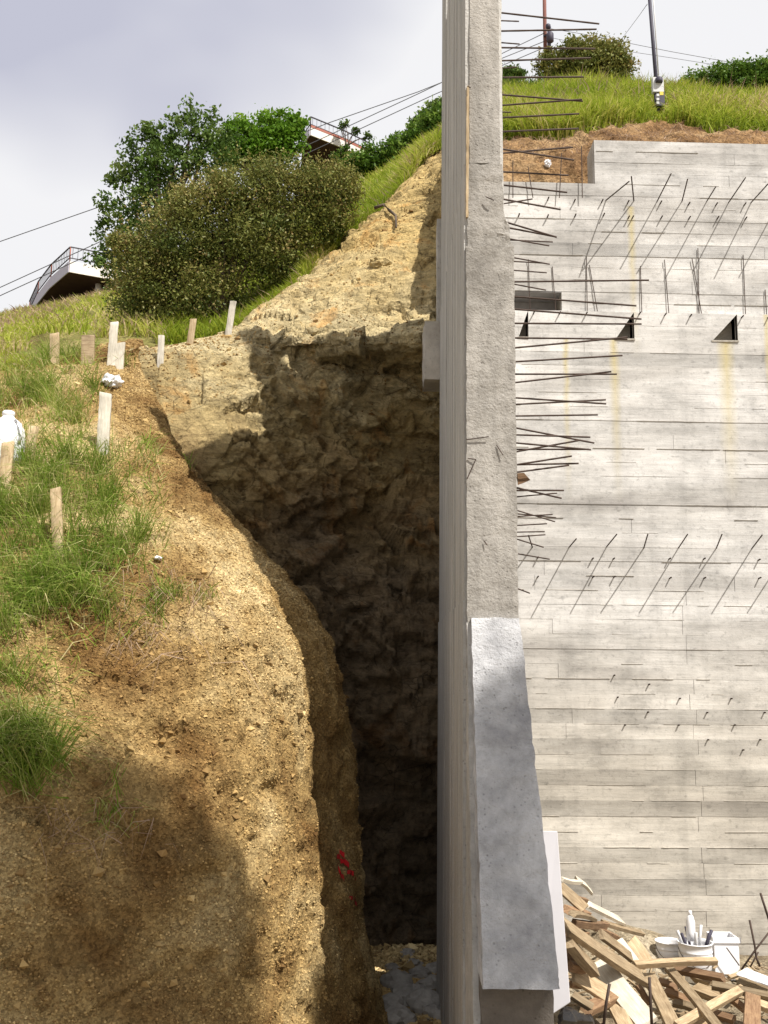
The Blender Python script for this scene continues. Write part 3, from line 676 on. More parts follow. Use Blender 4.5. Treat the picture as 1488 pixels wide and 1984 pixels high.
# window recess lining and the three beam pockets
box('window_back', (x_win[0] - .05, wy(1) + .34, zb_w - .02), (x_win[1] + .02, wy(1) + .40, zt_w + .02), M['recess'], back)
box('window_lintel', (x_win[0], wy(1) + .02, zt_w - .010), (x_win[1] - .002, wy(1) + .3, zt_w - .001), M['recess'], back)
for x0, x1 in x_pk:
    yf = wy(x0) - .053; dp = .17
    B_, C_, D_ = (x1, yf, z_led - .004), (x1, yf, zb_pk), (x0, yf, zb_pk); dv = lambda p: (p[0], p[1] + dp, p[2])
    bm = bmesh.new()
    for f in ((B_, C_, dv(C_), dv(B_)), (D_, C_, dv(C_), dv(D_)), (B_, D_, dv(D_), dv(B_)), (dv(B_), dv(C_), dv(D_))): bm.faces.new([bm.verts.new(p) for p in f])
    me = bpy.data.meshes.new('beam_pocket'); bm.to_mesh(me); bm.free(); me.materials.append(M['core']); link('beam_pocket', me, back)
    bm = bmesh.new(); A_ = (x0, yf, z_led - .004); q3 = [A_, B_, D_]; f_ = [bm.verts.new(p) for p in q3]; r_ = [bm.verts.new((p[0], p[1] + .2, p[2])) for p in q3]
    bm.faces.new(f_); bm.faces.new(r_[::-1])
    for i in range(3): bm.faces.new((f_[i], r_[i], r_[(i + 1) % 3], f_[(i + 1) % 3]))
    bmesh.ops.recalc_face_normals(bm, faces=bm.faces[:]); me = bpy.data.meshes.new('pocket_infill'); bm.to_mesh(me); bm.free(); me.materials.append(M['boards']); link('pocket_infill', me, back)
    box('pocket_sill', (x0 - .01, yf - .012, zb_pk - .012), (x1 + .005, yf + .07, zb_pk + .004), M['core'], back)
# bars: (base, tip) in the photo; bars stand out towards the viewer, their shadows fall down and left
def wbar(kx, ky, tx, ty, L_, d=.014, emb=.05):
    K = wpt(kx, ky, .05); T = at(tx, ty, K[1] - L_); v = T - K
    bar(K - v / np.linalg.norm(v) * emb, T, d, back)
for q in ((440,598,422,545),(603,598,635,560),(770,595,815,540),(935,602,953,540),(1090,600,1130,540),(1258,602,1283,540),(1415,605,1462,543),(1580,605,1625,540)):
    a_ = z3(q[0], q[1]); b_ = z3(q[2], q[3]); wbar(*a_, *b_, .43)
for q in ((777,883,870,807),(890,883,880,785),(1000,885,1057,772),(1108,885,1130,797),(1220,888,1256,830),(1320,890,1388,790),(1420,893,1488,818),(1540,895,1600,815)):
    a_ = z1(q[0], q[1]); b_ = z1(q[2], q[3]); wbar(*a_, *b_, .43)
def stub(px, py, L_=.055):
    K = wpt(px, py, 0); bar(K + np.array([0, .08, 0]), K + np.array([.01, -L_ - (.055 if K[2] < z_led else 0), .02]), .016, back, 'rebar_stub')
for q in ((505,895),(622,905),(745,905),(860,910),(1005,912),(1130,918),(1252,920),(1378,920)): stub(*z1(*q))
for q in ((375,50),(503,55),(625,52),(752,48),(862,60),(880,60),(1008,60),(1132,62),(1258,62),(1382,65),(437,493),(552,493),(670,495),(905,495),(1018,500),(1130,505),(1358,510),(1475,510)): stub(*z2(*q))
for q in ((455,655),(455,740),(697,660),(700,740),(790,660),(793,740),(1037,660),(1040,745),(1190,660),(1192,745),(1432,665),(1435,745)): stub(*z3(*q), .05)
for q in ((793,165),(947,205),(808,262),(942,328),(1082,268),(1310,268),(1457,330),(1325,385),(1207,450),(1437,450),(1362,495),(840,385),(1078,385),(1203,330)): stub(*z4(*q), .035)
for x0, y0, x1, y1 in ((422,235,430,460),(528,267,545,467),(680,222,684,470),(693,260,733,475),(920,265,927,470),(1027,237,1048,475),(1150,232,1195,480),(1176,185,1182,475),(1377,215,1388,477),(1475,370,1483,485)):
    a_ = z2(x0, y0); b_ = z2(x1, y1 + 14); bar(wpt(*b_, .016), wpt(*a_, .014), .009, back)
for x0, y0, x1, y1 in ((353,712,353,880),(420,740,442,880),(570,680,560,880),(658,650,662,880)):
    a_ = z1(x0, y0); b_ = z1(x1, y1); bar(wpt(*b_, .04), wpt(*a_, .04), .0105, back)
# orange clod of wood wedged by the side wall
hexa('wood_wedge', [tuple(at(1002,918,6.2)), tuple(at(1015,916,6.2)), tuple(at(1015,916,6.3)), tuple(at(1002,918,6.3)), tuple(at(1003,940,6.2)), tuple(at(1028,930,6.2)), tuple(at(1028,930,6.3)), tuple(at(1003,940,6.3))], M['lumber_red'], side, cuts=.03, amp=.006)

# ------------------------------------------------------------------ leaf and blade generators
def unit(v): return v / (np.linalg.norm(v, axis=-1, keepdims=True) + 1e-9)
def leaf_mesh(name, C, size, mat, up=.35, rnd=None, aspect=.5):
    n = len(C); S = size * (0.6 + .8 * RNG.random(n))[:, None]
    nrm = unit(RNG.normal(size=(n, 3)) + np.array([0, 0, up * 2])); t = unit(np.cross(nrm, RNG.normal(size=(n, 3)))); b = np.cross(nrm, t)
    V = np.stack([C - t * S * .5, C + b * S * aspect * .5 - nrm * S * .06, C + t * S * .5 - nrm * S * .12, C - b * S * aspect * .5 - nrm * S * .06], 1)
    F = np.arange(n * 4).reshape(n, 4)
    r = RNG.random(n) if rnd is None else rnd
    return mesh_np(name, V.reshape(-1, 3), F, mat, np.repeat(np.clip(r, 0, 1), 4), smooth=False)
def blade_arrays(P, N, length, width, lean=.5, fall=None, droop=.5):
    """tapering bent blades: 3 rows, 5 points each"""
    n = len(P); Ln = (length * (0.55 + .75 * RNG.random(n)))[:, None]
    d = RNG.normal(size=(n, 3)); d[:, 2] *= .2; d = unit(d)
    if fall is not None: d = unit(d * .8 + np.asarray(fall))
    upv = unit(N * .35 + np.array([0, 0, 1.0]) + d * lean * (0.3 + RNG.random(n))[:, None])
    side_ = unit(np.cross(upv, RNG.normal(size=(n, 3)))) * (np.asarray(width) * (0.6 + .8 * RNG.random(n)))[:, None]
    mid = P + upv * Ln * .55 + d * Ln * .06
    tip = P + upv * Ln * (.95 - .25 * droop) + d * Ln * (.25 + .35 * droop) - np.array([0, 0, 1]) * Ln * droop * .25 * RNG.random((n, 1))
    base = P - upv * .02
    V = np.stack([base - side_, base + side_, mid + side_ * .75, mid - side_ * .75, tip], 1).reshape(-1, 3)
    k = np.arange(n)[:, None] * 5
    Q = np.concatenate([k + np.array([[0, 1, 2]]), k + np.array([[0, 2, 3]]), k + np.array([[3, 2, 4]])], 0)
    return V, Q
def blades(name, P, N, length, width, mat, rnd=None, **k):
    V, F = blade_arrays(P, N, length, width, **k)
    r = RNG.random(len(P)) if rnd is None else rnd
    return link(name, mesh_np(name, V, F, mat, np.repeat(np.clip(r, 0, 1), 5), smooth=False))
def in_frame(P, m=60):
    x, y, d = proj(P); return (x > -m - 250) & (x < 1488 + m + 250) & (y > -m) & (y < 1984 + m) & (d > .5), x, y

# ------------------------------------------------------------------ grass on the hillside
P, N = hillside.scatter(190000)
ok, x, y = in_frame(P); cl = fbm(P, 1.3, 3, 90)
# bare strip of stony ground round the stakes, thin on the left flank
bare = ((x > 60) & (x < 300) & (y > 655)) | ((x > 300) & (x < 520) & (y > 628) & (P[:, 1] < 11.4))
ok &= ~bare & (cl > -.75 + .75 * (x < 260) * (P[:, 1] < 40))
P, N, x, y, cl = P[ok], N[ok], x[ok], y[ok], cl[ok]
sz = .17 + .0045 * P[:, 1]
dry = np.clip((fbm(P, .6, 3, 95) + .2) + (P[:, 1] > 40) * .7, 0, 1)
rn = np.clip(RNG.random(len(P)) * .62 + .15 + cl * .3 + (dry * .34 + .22) * (x < 320) * RNG.random(len(P)), 0, 1)
o = blades('hillside_grass', P, N, sz, .0032 + .0004 * P[:, 1], M['grass_lime'], rn, lean=.5, droop=.4)
tag(o, 'green grass covering the steep hillside behind the stakes', 'grass', kind='stuff')
ps = P[RNG.random(len(P)) < np.where((P[:, 1] > 30), .35, .02)]
o = blades('dry_seed_heads', ps, np.tile([0, 0, 1.0], (len(ps), 1)), (.22 + .005 * ps[:, 1]), .004 + .0006 * ps[:, 1], M['straw'], lean=.5, droop=.5)
tag(o, 'pinkish dry seed heads along the hill crest', 'dry grass', kind='stuff')

# ------------------------------------------------------------------ grass on the terrace above the wall
P, N = terrace.scatter(120000)
ok, x, y = in_frame(P, 200); ok &= (P[:, 1] > 11.55 + .35 * fbm(P, 1.5, 2, 97)) & (P[:, 1] < 24)
P, N, x = P[ok], N[ok], x[ok]; cl = fbm(P, 1.1, 3, 99)
rn = np.clip(RNG.random(len(P)) * .6 + .12 + cl * .35 + .25 * np.exp(-((P[:, 1] - 12.5) / .9) ** 2), 0, 1)
nearpole = np.exp(-((x - 1277) / 22) ** 2) * (P[:, 1] < 13.2)
o = blades('terrace_grass', P, N, (.27 + .10 * cl) * (1 - .75 * nearpole), .0085, M['grass_lime'], rn, lean=.45, droop=.5)
tag(o, 'tall bright green grass on the bank above the concrete wall', 'grass', kind='stuff')
ps = P[(RNG.random(len(P)) < .035) & (P[:, 1] > 12.4)]
o = blades('terrace_seed_heads', ps, np.tile([0, 0, 1.0], (len(ps), 1)), .38, .007, M['straw'], lean=.45, droop=.3)
tag(o, 'tan seed heads rising from the grass above the wall', 'dry grass', kind='stuff')
# dry roots hanging over the soil edge above the notch
P, N = terrace.scatter(14000); ok, x, y = in_frame(P); ok &= (P[:, 1] > 10.8) & (P[:, 1] < 11.7)
P, N = P[ok][:1400], N[ok][:1400]
o = blades('soil_edge_roots', P, N, .10, .004, M['straw'], lean=2.0, droop=1.2)
tag(o, 'dry roots and straw on the brown soil edge above the wall', 'roots', kind='stuff')

# ------------------------------------------------------------------ clumps of grass on the near mound
mp_, mn_ = mound.scatter(420000); mok, mx_, my_ = in_frame(mp_)
mp_, mn_, mx_, my_ = mp_[mok], mn_[mok], mx_[mok], my_[mok]
CL = [  # px, py, radius px, blades, length m, droop
 (120,712,45,420,.30,.3),(60,768,50,420,.28,.3),(20,775,40,260,.28,.3),(115,800,42,480,.26,.3),(185,748,16,110,.20,.3),(90,775,40,220,.24,.3),
 (80,905,55,520,.36,.9),(150,925,55,560,.38,1.0),(60,960,50,420,.36,.9),(190,985,45,380,.36,1.0),(30,1010,50,380,.36,.9),(120,1010,60,420,.36,.9),
 (230,1045,50,460,.36,1.1),(175,1085,55,420,.36,1.1),(60,1090,60,460,.34,.9),(110,1150,65,620,.34,1.0),(40,1160,55,420,.34,1.0),(165,1170,45,420,.32,1.1),(15,1200,40,240,.3,1.0),
 (340,1170,35,150,.18,1.1),(300,1185,25,80,.2,1.2),(390,1165,20,90,.14,1.0),(15,1330,30,200,.34,1.1),(40,1440,38,480,.40,1.1),(85,1470,38,420,.40,1.2),(10,1475,35,380,.42,1.2),(50,1515,30,220,.36,1.3),
 (-60,1000,90,600,.36,.9),(-70,1250,90,500,.36,1.0),(-60,1500,80,400,.36,1.1),(-80,800,90,500,.3,.5),(240,705,10,70,.18,.3),(360,905,8,40,.12,.5),(200,1560,60,60,.2,1.2),(230,1590,40,40,.16,1.2)]
VV = []; FF = []; RR = []; off = 0
for cx, cy, r, n, ln, dr in CL:
    dd = ((mx_ - cx) / r) ** 2 + ((my_ - cy) / (r * .75)) ** 2; idx = np.where((dd < 1))[0]
    if len(idx) == 0: continue
    # tufts: pull the roots together into a few crowns
    n = int(n * .6); cr = RNG.choice(idx, max(3, n // 30)); pick = RNG.choice(cr, n)
    P = mp_[pick] + RNG.normal(size=(n, 3)) * .035; Nn = mn_[pick]
    P[:, 2] = mp_[pick][:, 2] + (P[:, 1] - mp_[pick][:, 1]) * .8
    V, F = blade_arrays(P, Nn, np.full(n, ln * .95), .0027, lean=.75, fall=(.15, -.75, -.1), droop=dr)
    rb = np.clip(RNG.random(n) * .75 + .05 + RNG.normal() * .08 + .25 * (RNG.random(n) < .18), 0, 1)
    VV.append(V); FF.append(F + off); RR.append(np.repeat(rb, 5)); off += len(V)
# thin scattering everywhere in the grassy left part
idx = np.where((mx_ < 330 - .12 * np.abs(my_ - 1050)) & (my_ > 860) & (my_ < 1260) | ((mx_ < 150) & (my_ < 1560) & (my_ > 1200)) | ((mx_ < 190) & (my_ < 860)))[0]
pick = RNG.choice(idx, 3800); V, F = blade_arrays(mp_[pick], mn_[pick], np.full(3800, .20), .0032, lean=1.0, fall=(.1, -.6, -.1), droop=1.0)
VV.append(V); FF.append(F + off); RR.append(np.repeat(np.clip(RNG.random(3800) * .8 + .2, 0, 1), 5))
o = link('mound_grass', mesh_np('mound_grass', np.concatenate(VV), np.concatenate(FF), M['grass_mound'], np.concatenate(RR), False))
tag(o, 'tufts of long green grass drooping down the golden slope', 'grass', kind='stuff')
# pale hanging straw and rootlets
idx = np.where((mx_ > 220) & (mx_ < 420) & (my_ > 1120) & (my_ < 1290) | (mx_ > 60) & (mx_ < 330) & (my_ > 1560) & (my_ < 1640))[0]
pick = RNG.choice(idx, 150); o = blades('hanging_straw', mp_[pick], mn_[pick], .30, .0024, M['straw'], lean=1.6, fall=(.1, -1.0, -.6), droop=1.6)
tag(o, 'pale dry straw hanging on the golden slope', 'straw', kind='stuff')

# ------------------------------------------------------------------ gravel on the mound
def pebbles(name, P, N, size, mat, rnd):
    n = len(P); o6 = np.array([[1, 0, 0], [-1, 0, 0], [0, 1, 0], [0, -1, 0], [0, 0, 1], [0, 0, -1]], float)
    s = (size * (0.4 + RNG.random(n) ** 2 * 1.2 + 3.2 * (RNG.random(n) < .012) * RNG.random(n)))[:, None, None]
    V = o6[None] * (0.6 + .8 * RNG.random((n, 6, 1))) ; A = RNG.normal(size=(n, 3, 3)); Qm, _ = np.linalg.qr(A)
    V = np.einsum('nij,nkj->nki', Qm, V) * s * np.array([1, 1, .75]) + (P + N * size * .1)[:, None, :]
    f = np.array([[0, 2, 4], [2, 1, 4], [1, 3, 4], [3, 0, 4], [2, 0, 5], [1, 2, 5], [3, 1, 5], [0, 3, 5]])
    F = (np.arange(n)[:, None, None] * 6 + f[None]).reshape(-1, 3)
    return link(name, mesh_np(name, V.reshape(-1, 3), F, mat, np.repeat(rnd, 6), False))
k = RNG.choice(len(mp_), 125000); kn = fbm(mp_[k], 1.6, 3, 120)
k = k[(kn > -.8 + .6 * RNG.random(len(k)))]
o = pebbles('gravel', mp_[k], mn_[k], .0074, M['pebble'], np.clip(RNG.random(len(k)) ** 1.25, 0, 1))
tag(o, 'loose golden gravel crumbs over the excavated slope', 'gravel', kind='stuff')
P, N = cut.scatter(16000); ok, x, y = in_frame(P); ok &= (N[:, 2] > .35) & (P[:, 2] > 5.2); P, N = P[ok], N[ok]
o = pebbles('rock_crumbs', P, N, .011, M['pebble'], RNG.random(len(P)) * .8)
tag(o, 'small broken stone lying on the rock cut ledges', 'rubble', kind='stuff')

# ------------------------------------------------------------------ loose stones on the trench floor
def rock(name, c, r, seed, mat, label, group=None, flat=.7):
    bm = bmesh.new(); bmesh.ops.create_icosphere(bm, subdivisions=3, radius=1)
    Pn = np.array([v.co[:] for v in bm.verts]); h, _ = facets(Pn + seed * 3.1, 1.3, seed)
    for v, dd in zip(bm.verts, h): v.co = Vector((v.co.x * r * (1 + .45 * dd), v.co.y * r * (1 + .45 * dd), v.co.z * r * flat * (1 + .45 * dd)))
    me = bpy.data.meshes.new(name); bm.to_mesh(me); bm.free(); me.materials.append(mat)
    o = link(name, me); o.location = Vector(c); o.rotation_euler = (0, 0, seed * 1.7)
    return tag(o, label, 'stone', group)
q_ = NB('grey_stone'); M['stone'] = q_.finish(q_.mix(.6, (.36, .34, .31), q_.ramp(q_.noise(9, 6, .7), [(.3, .5), (.6, 1.15)]), 'MULTIPLY'), .9, q_.bump(q_.noise(30, 6, .7), .6, .02))
STN = [(770,1905,.13),(812,1890,.10),(790,1935,.15),(838,1912,.12),(760,1950,.12),(822,1950,.14),(845,1965,.10),(775,1975,.12),(805,1870,.08),(760,1880,.07),(840,1880,.09),(790,1850,.07)]
for i, (px, py, r) in enumerate(STN):
    p = at_z(px, py, r * .35); rock('stone', p, r, i + 3, M['stone'], 'grey broken stone lying on the trench floor beside the wall', 'stones on the trench floor')
P = np.stack([RNG.uniform(-.4, .6, 5000), RNG.uniform(7.3, 10.1, 5000), np.full(5000, .03)], -1)
o = pebbles('trench_rubble', P, np.tile([0, 0, 1.0], (5000, 1)), .022, M['pebble'], RNG.random(5000))
tag(o, 'rubble strewn over the floor of the trench', 'rubble', kind='stuff')
# embedded stones in the lit rock shelf
EMB = [(590,610,.16,'blocky pale stone at the left end of the sunlit rock shelf'),(612,640,.13,'small pale stone below the blocky one on the rock shelf'),(740,508,.17,'pale stone bulging from the middle of the sunlit rock'),(690,455,.15,'rounded stone near the top of the sunlit rock bank')]
cP = cut.G.reshape(-1, 3); cpx, cpy, _ = proj(cP)
for i, (px, py, r, lb) in enumerate(EMB):
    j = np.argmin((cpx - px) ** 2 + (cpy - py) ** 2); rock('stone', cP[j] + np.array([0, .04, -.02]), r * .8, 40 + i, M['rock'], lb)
# red survey paint daubed on the shaded trench side
mk = [(654,1652,686,1700,9),(648,1660,662,1672,8),(650,1678,662,1706,8),(668,1690,688,1702,8),(676,1740,688,1756,7)]
mP = mound.G.reshape(-1, 3); mN = mound.N.reshape(-1, 3); mpx, mpy, mdp = proj(mP)
VV = []; FF = []
for x0, y0, x1, y1, w in mk:
    pr = None
    for t in np.linspace(0, 1, 7):
        X, Yy = x0 + (x1 - x0) * t, y0 + (y1 - y0) * t
        sc_ = (mpx - X) ** 2 + (mpy - Yy) ** 2 + (mdp - mdp.min()) * 1.0; j = np.argmin(sc_)
        n_ = mN[j] * np.sign(np.dot(mN[j], -mP[j] + np.array([0, 0, CZ])))
        wv = np.array([0, .012, .016]) * (w / 8.0) * (0.5 + .6 * random.random()); c = mP[j] + n_ * .02
        VV += [c - wv, c + wv]
        if pr is not None: FF.append((pr, pr + 1, len(VV) - 1, len(VV) - 2))
        pr = len(VV) - 2
me = bpy.data.meshes.new('paint_mark'); me.from_pydata([tuple(v) for v in VV], [], FF); me.materials.append(M['spray'])
o = link('paint_mark', me); tag(o, 'red spray paint marks on the shaded side of the slope', 'paint mark'); o['kind'] = 'stuff'

# ------------------------------------------------------------------ shrubs and trees
def crown(lobes, Y, n_clump, n_leaf, leaf, mat, name='crown', parent=None, clump=.28, shell=.55, dz=1.0, fill=.25, asp=.5, stray=0):
    """lobes in photo pixels (px, py, r) at distance Y; leaves gathered in clumps through the volume, more near the outside"""
    pxm = FPX / np.linalg.norm(at(lobes[0][0], lobes[0][1], Y) - np.array([0, 0, CZ])); wt = np.array([l[2] ** 2 for l in lobes], float); wt /= wt.sum()
    which = RNG.choice(len(lobes), n_clump, p=wt); C = []; K = []
    for w in which:
        l = lobes[w]; c = at(l[0], l[1], Y + (l[3] if len(l) > 3 else 0)); R = l[2] / pxm
        d = unit(RNG.normal(size=3)); rr = R * (shell + (1 - shell) * RNG.random() ** .5) if RNG.random() > fill else R * RNG.random() ** .4
        cc = c + d * rr * np.array([1, dz, 1]); s = clump * (0.5 + RNG.random()) * R ** .4
        n = int(n_leaf * (0.5 + RNG.random())); q = cc + np.clip(RNG.normal(size=(n, 3)), -1.9, 1.9) * s * np.array([1, 1, .75])
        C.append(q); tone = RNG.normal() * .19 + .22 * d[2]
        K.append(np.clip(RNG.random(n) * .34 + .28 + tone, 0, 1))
    for _ in range(stray):          # stray shoots poking out of the outline
        l = lobes[RNG.integers(len(lobes))]; c = at(l[0], l[1], Y); R = l[2] / pxm; d = unit(RNG.normal(size=3) + np.array([0, -.2, .7]))
        q = c + d * R * np.linspace(.95, 1.15 + .35 * RNG.random(), 16)[:, None] + RNG.normal(size=(16, 3)) * .03; C.append(q); K.append(np.clip(RNG.random(16) * .5 + .4, 0, 1))
    C = np.concatenate(C); K = np.concatenate(K)
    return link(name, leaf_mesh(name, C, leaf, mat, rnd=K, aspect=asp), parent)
def branches(root, base, tips, r0, mat, name='trunk'):
    VV = []; FF = []
    for t in tips:
        b = Vector(base) + Vector((random.uniform(-.05, .05), random.uniform(-.05, .05), 0)) * 2; t = Vector(t); m = b.lerp(t, .5) + Vector((random.uniform(-.1, .1), random.uniform(-.1, .1), .1)) * (t - b).length * .6
        pts = [b, b.lerp(m, .55), m, m.lerp(t, .6), t]
        V, F = tube_arrays(pts, [r0, r0 * .8, r0 * .6, r0 * .4, r0 * .15], 6); k = len(VV); VV += V; FF += [tuple(i + k for i in dict.fromkeys(f)) for f in F]
    me = bpy.data.meshes.new(name); me.from_pydata(VV, [], FF); me.materials.append(mat)
    for p in me.polygons: p.use_smooth = True
    return link(name, me, root)
def plant(name, label, cat, lobes, Y, base_px, mat, n_clump, n_leaf, leaf, r0=.05, group=None, **k):
    base = at(base_px[0], base_px[1], Y); t = thing(name, label, cat, base, group)
    branches(t, base, [at(l[0], l[1] - l[2] * .3, Y + (l[3] if len(l) > 3 else 0)) for l in lobes for _ in (0, 1)][:14], r0, M['bark'])
    crown(lobes, Y, n_clump, n_leaf, leaf, mat, parent=t, **k); return t
big = [(305,560,58),(268,505,36),(340,475,66),(398,575,58),(428,432,70),(505,470,72),(482,378,58),(575,398,62),(560,492,44),(630,376,46),(552,338,30),(638,425,34),(300,620,34),(362,610,36),(660,352,22),(255,575,30),(378,402,40),(285,658,26),(335,652,26),(385,632,28),(440,590,38),(518,330,20),(605,330,18),(682,368,14),(240,472,16),(420,356,18),(330,640,22)]
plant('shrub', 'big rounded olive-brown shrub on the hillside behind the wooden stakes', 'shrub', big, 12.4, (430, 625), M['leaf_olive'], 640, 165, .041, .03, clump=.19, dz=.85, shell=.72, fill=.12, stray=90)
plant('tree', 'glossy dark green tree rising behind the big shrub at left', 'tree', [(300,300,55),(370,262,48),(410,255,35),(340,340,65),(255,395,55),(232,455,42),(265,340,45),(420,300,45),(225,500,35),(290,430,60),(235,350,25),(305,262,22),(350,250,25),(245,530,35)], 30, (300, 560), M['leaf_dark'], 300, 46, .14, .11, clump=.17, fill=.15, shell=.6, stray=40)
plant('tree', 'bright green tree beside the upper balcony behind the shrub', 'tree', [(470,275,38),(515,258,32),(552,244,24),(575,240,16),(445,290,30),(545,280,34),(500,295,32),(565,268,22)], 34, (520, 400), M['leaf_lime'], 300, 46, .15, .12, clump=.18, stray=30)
plant('hedge', 'low dark green hedge creeping along the hilltop right of the balcony', 'hedge', [(690,318,22),(718,312,25),(750,302,24),(780,285,22),(808,268,24),(835,248,28),(850,232,24)], 30, (760, 330), M['leaf_green'], 300, 46, .13, .06, clump=.15)
plant('tree', 'thin dark leafy tree right against the retaining wall on the skyline', 'tree', [(815,240,16),(835,225,18),(852,215,20),(830,250,20)], 33, (845, 290), M['leaf_dark'], 110, 34, .14, .08, clump=.15)
plant('shrub', 'dark rounded bush on the skyline behind the red-brown pole', 'shrub', [(1075,128,30),(1110,112,30),(1150,108,30),(1185,115,30),(1205,135,22),(1130,135,35),(1172,138,34)], 24, (1135, 165), M['leaf_olive'], 420, 55, .085, .07, clump=.15)
plant('shrub', 'bright green bush at the far right on the skyline', 'shrub', [(1352,165,24),(1385,158,26),(1420,152,26),(1455,148,28),(1490,152,30),(1530,150,36),(1440,172,26)], 22, (1430, 200), M['leaf_green'], 420, 55, .08, .06, clump=.15)
plant('shrub', 'small dark shrub on the skyline just right of the retaining wall', 'shrub', [(985,150,16),(1003,145,12),(975,162,16)], 26, (988, 185), M['leaf_dark'], 90, 40, .09, .04, clump=.12)
P0 = np.array([at(x_, y_, 19.5) for x_, y_ in zip(RNG.uniform(965, 1110, 900), RNG.uniform(180, 198, 900))])
o = blades('reeds', P0, np.tile([0, 0, 1.0], (900, 1)), .42, .016, M['leaf_green'], lean=.3, droop=.4); tag(o, 'leafy green reeds behind the grass beside the retaining wall', 'reeds', kind='stuff')
for sx, sy in ((1210,165),(1225,160),(1325,170),(1340,172)): pass

# tree out of frame, behind and right of the viewpoint, whose soft shadow lies on the lower left of the slope
def sunward(p, t): return np.asarray(p) + np.array(SUNV) * t
sc0 = at(120, 1760, 5.0); tc_ = sunward(sc0, 15.0)
shade = thing('tree', 'leafy tree behind the viewpoint shading the lower left slope and concrete foot', 'tree', (tc_[0] + .6, tc_[1] - .5, 0))
def shade_crown():
    C = []
    for px, py, Yp, r, n in ((60,1800,4.9,.62,150),(230,1700,5.2,.50,110),(330,1850,5.4,.48,110),(120,1950,4.7,.65,130),(-120,1750,4.7,.75,150),(-250,1950,4.5,.8,130),(280,1990,5.1,.5,90),(180,1570,5.3,.26,30),(985,1440,5.7,.15,17),(985,1530,5.6,.18,20),(1000,1640,5.5,.12,8),(1010,1740,5.4,.2,18),(1010,1840,5.3,.2,18)):
        c = sunward(at(px, py, Yp), 15.0)
        for _ in range(n):
            C.append(c + unit(RNG.normal(size=3)) * r * RNG.random() ** .45 + RNG.normal(size=(34, 3)) * .10)
    C = np.concatenate(C); return C
link('crown', leaf_mesh('crown', shade_crown(), .11, M['leaf_green'], aspect=.6), shade)
branches(shade, (tc_[0] + .6, tc_[1] - .5, 0), [tuple(tc_ + RNG.normal(size=3) * .7) for _ in range(7)], .16, M['bark'])

# ------------------------------------------------------------------ wooden stakes
def surf(patch, px, py):
    P = patch.G.reshape(-1, 3); x, y, dp = proj(P); k = (x - px) ** 2 + (y - py) ** 2
    c = np.where(k < 12 ** 2)[0]
    j = c[np.argmin(dp[c])] if len(c) else np.argmin(k)
    return P[j]
def stake(bx, by, tx, ty, wpx, mat, label, patch, tk=.022, notch=False, emb=.12, yaw=0.0, extra=None):
    B = surf(patch, bx, by); T = at(tx, ty, B[1] + .02); dep = np.linalg.norm(B - np.array([0, 0, CZ])); w = wpx / FPX * dep / 2
    ax = unit(T - B); sd_ = unit(np.cross(ax, np.array([math.sin(yaw), -math.cos(yaw), 0]))) ; fr = np.cross(sd_, ax)
    Bm = B - ax * emb; c = []
    for s_, f_ in ((-1, -1), (1, -1), (1, 1), (-1, 1)): c.append(Bm + sd_ * s_ * w + fr * f_ * tk / 2)
    tilt = random.uniform(-.25, .25)
    for s_, f_ in ((-1, -1), (1, -1), (1, 1), (-1, 1)): c.append(T + sd_ * s_ * w + fr * f_ * tk / 2 + ax * s_ * w * tilt)
    t = thing('wooden_stake', label, 'stake', B, 'survey stakes along the slope')
    hexa('post', c, mat, t, cuts=.06, amp=.003, nsc=30, bevel=.002)
    if extra:
        hexa('side_slat', [q + sd_ * w * 2.0 - fr * .004 for q in c[:4]] + [q + sd_ * w * 2.0 - fr * .004 - (T - B) * extra for q in c[4:]], mat, t, cuts=.06, amp=.003, nsc=30)
    return t
stake(110,692,106,646,17,M['stake'],'tan stake leftmost of the row, standing behind the grass tuft',mound)
stake(172,695,171,650,24,M['lumber'],'broad orange-brown stake, second from left in the upper row',mound)
stake(218,696,222,624,15,M['stake_pale'],'tallest pale stake of the upper row with a short slat beside it',mound,extra=.48)
stake(311,690,313,650,12,M['stake_pale'],'small pale stake at the corner of the trench edge',cut)
stake(369,655,375,618,12,M['stake'],'tan stake leaning right at the foot of the big shrub',cut)
stake(442,636,452,584,12,M['stake_pale'],'white leaning stake nearest the rock shelf above the trench',cut)
stake(203,868,205,762,22,M['stake_pale'],'weathered pale stake standing alone on the golden slope',mound,tk=.03)
stake(10,946,16,857,21,M['stake'],'brown stake at the left edge in front of the white jug',mound,tk=.03)
stake(55,880,66,826,17,M['stake'],'short brown stake leaning right beside the white jug',mound,tk=.03)
stake(109,1072,108,946,19,M['stake'],'lowest tan stake rising from the green grass',mound,tk=.03)

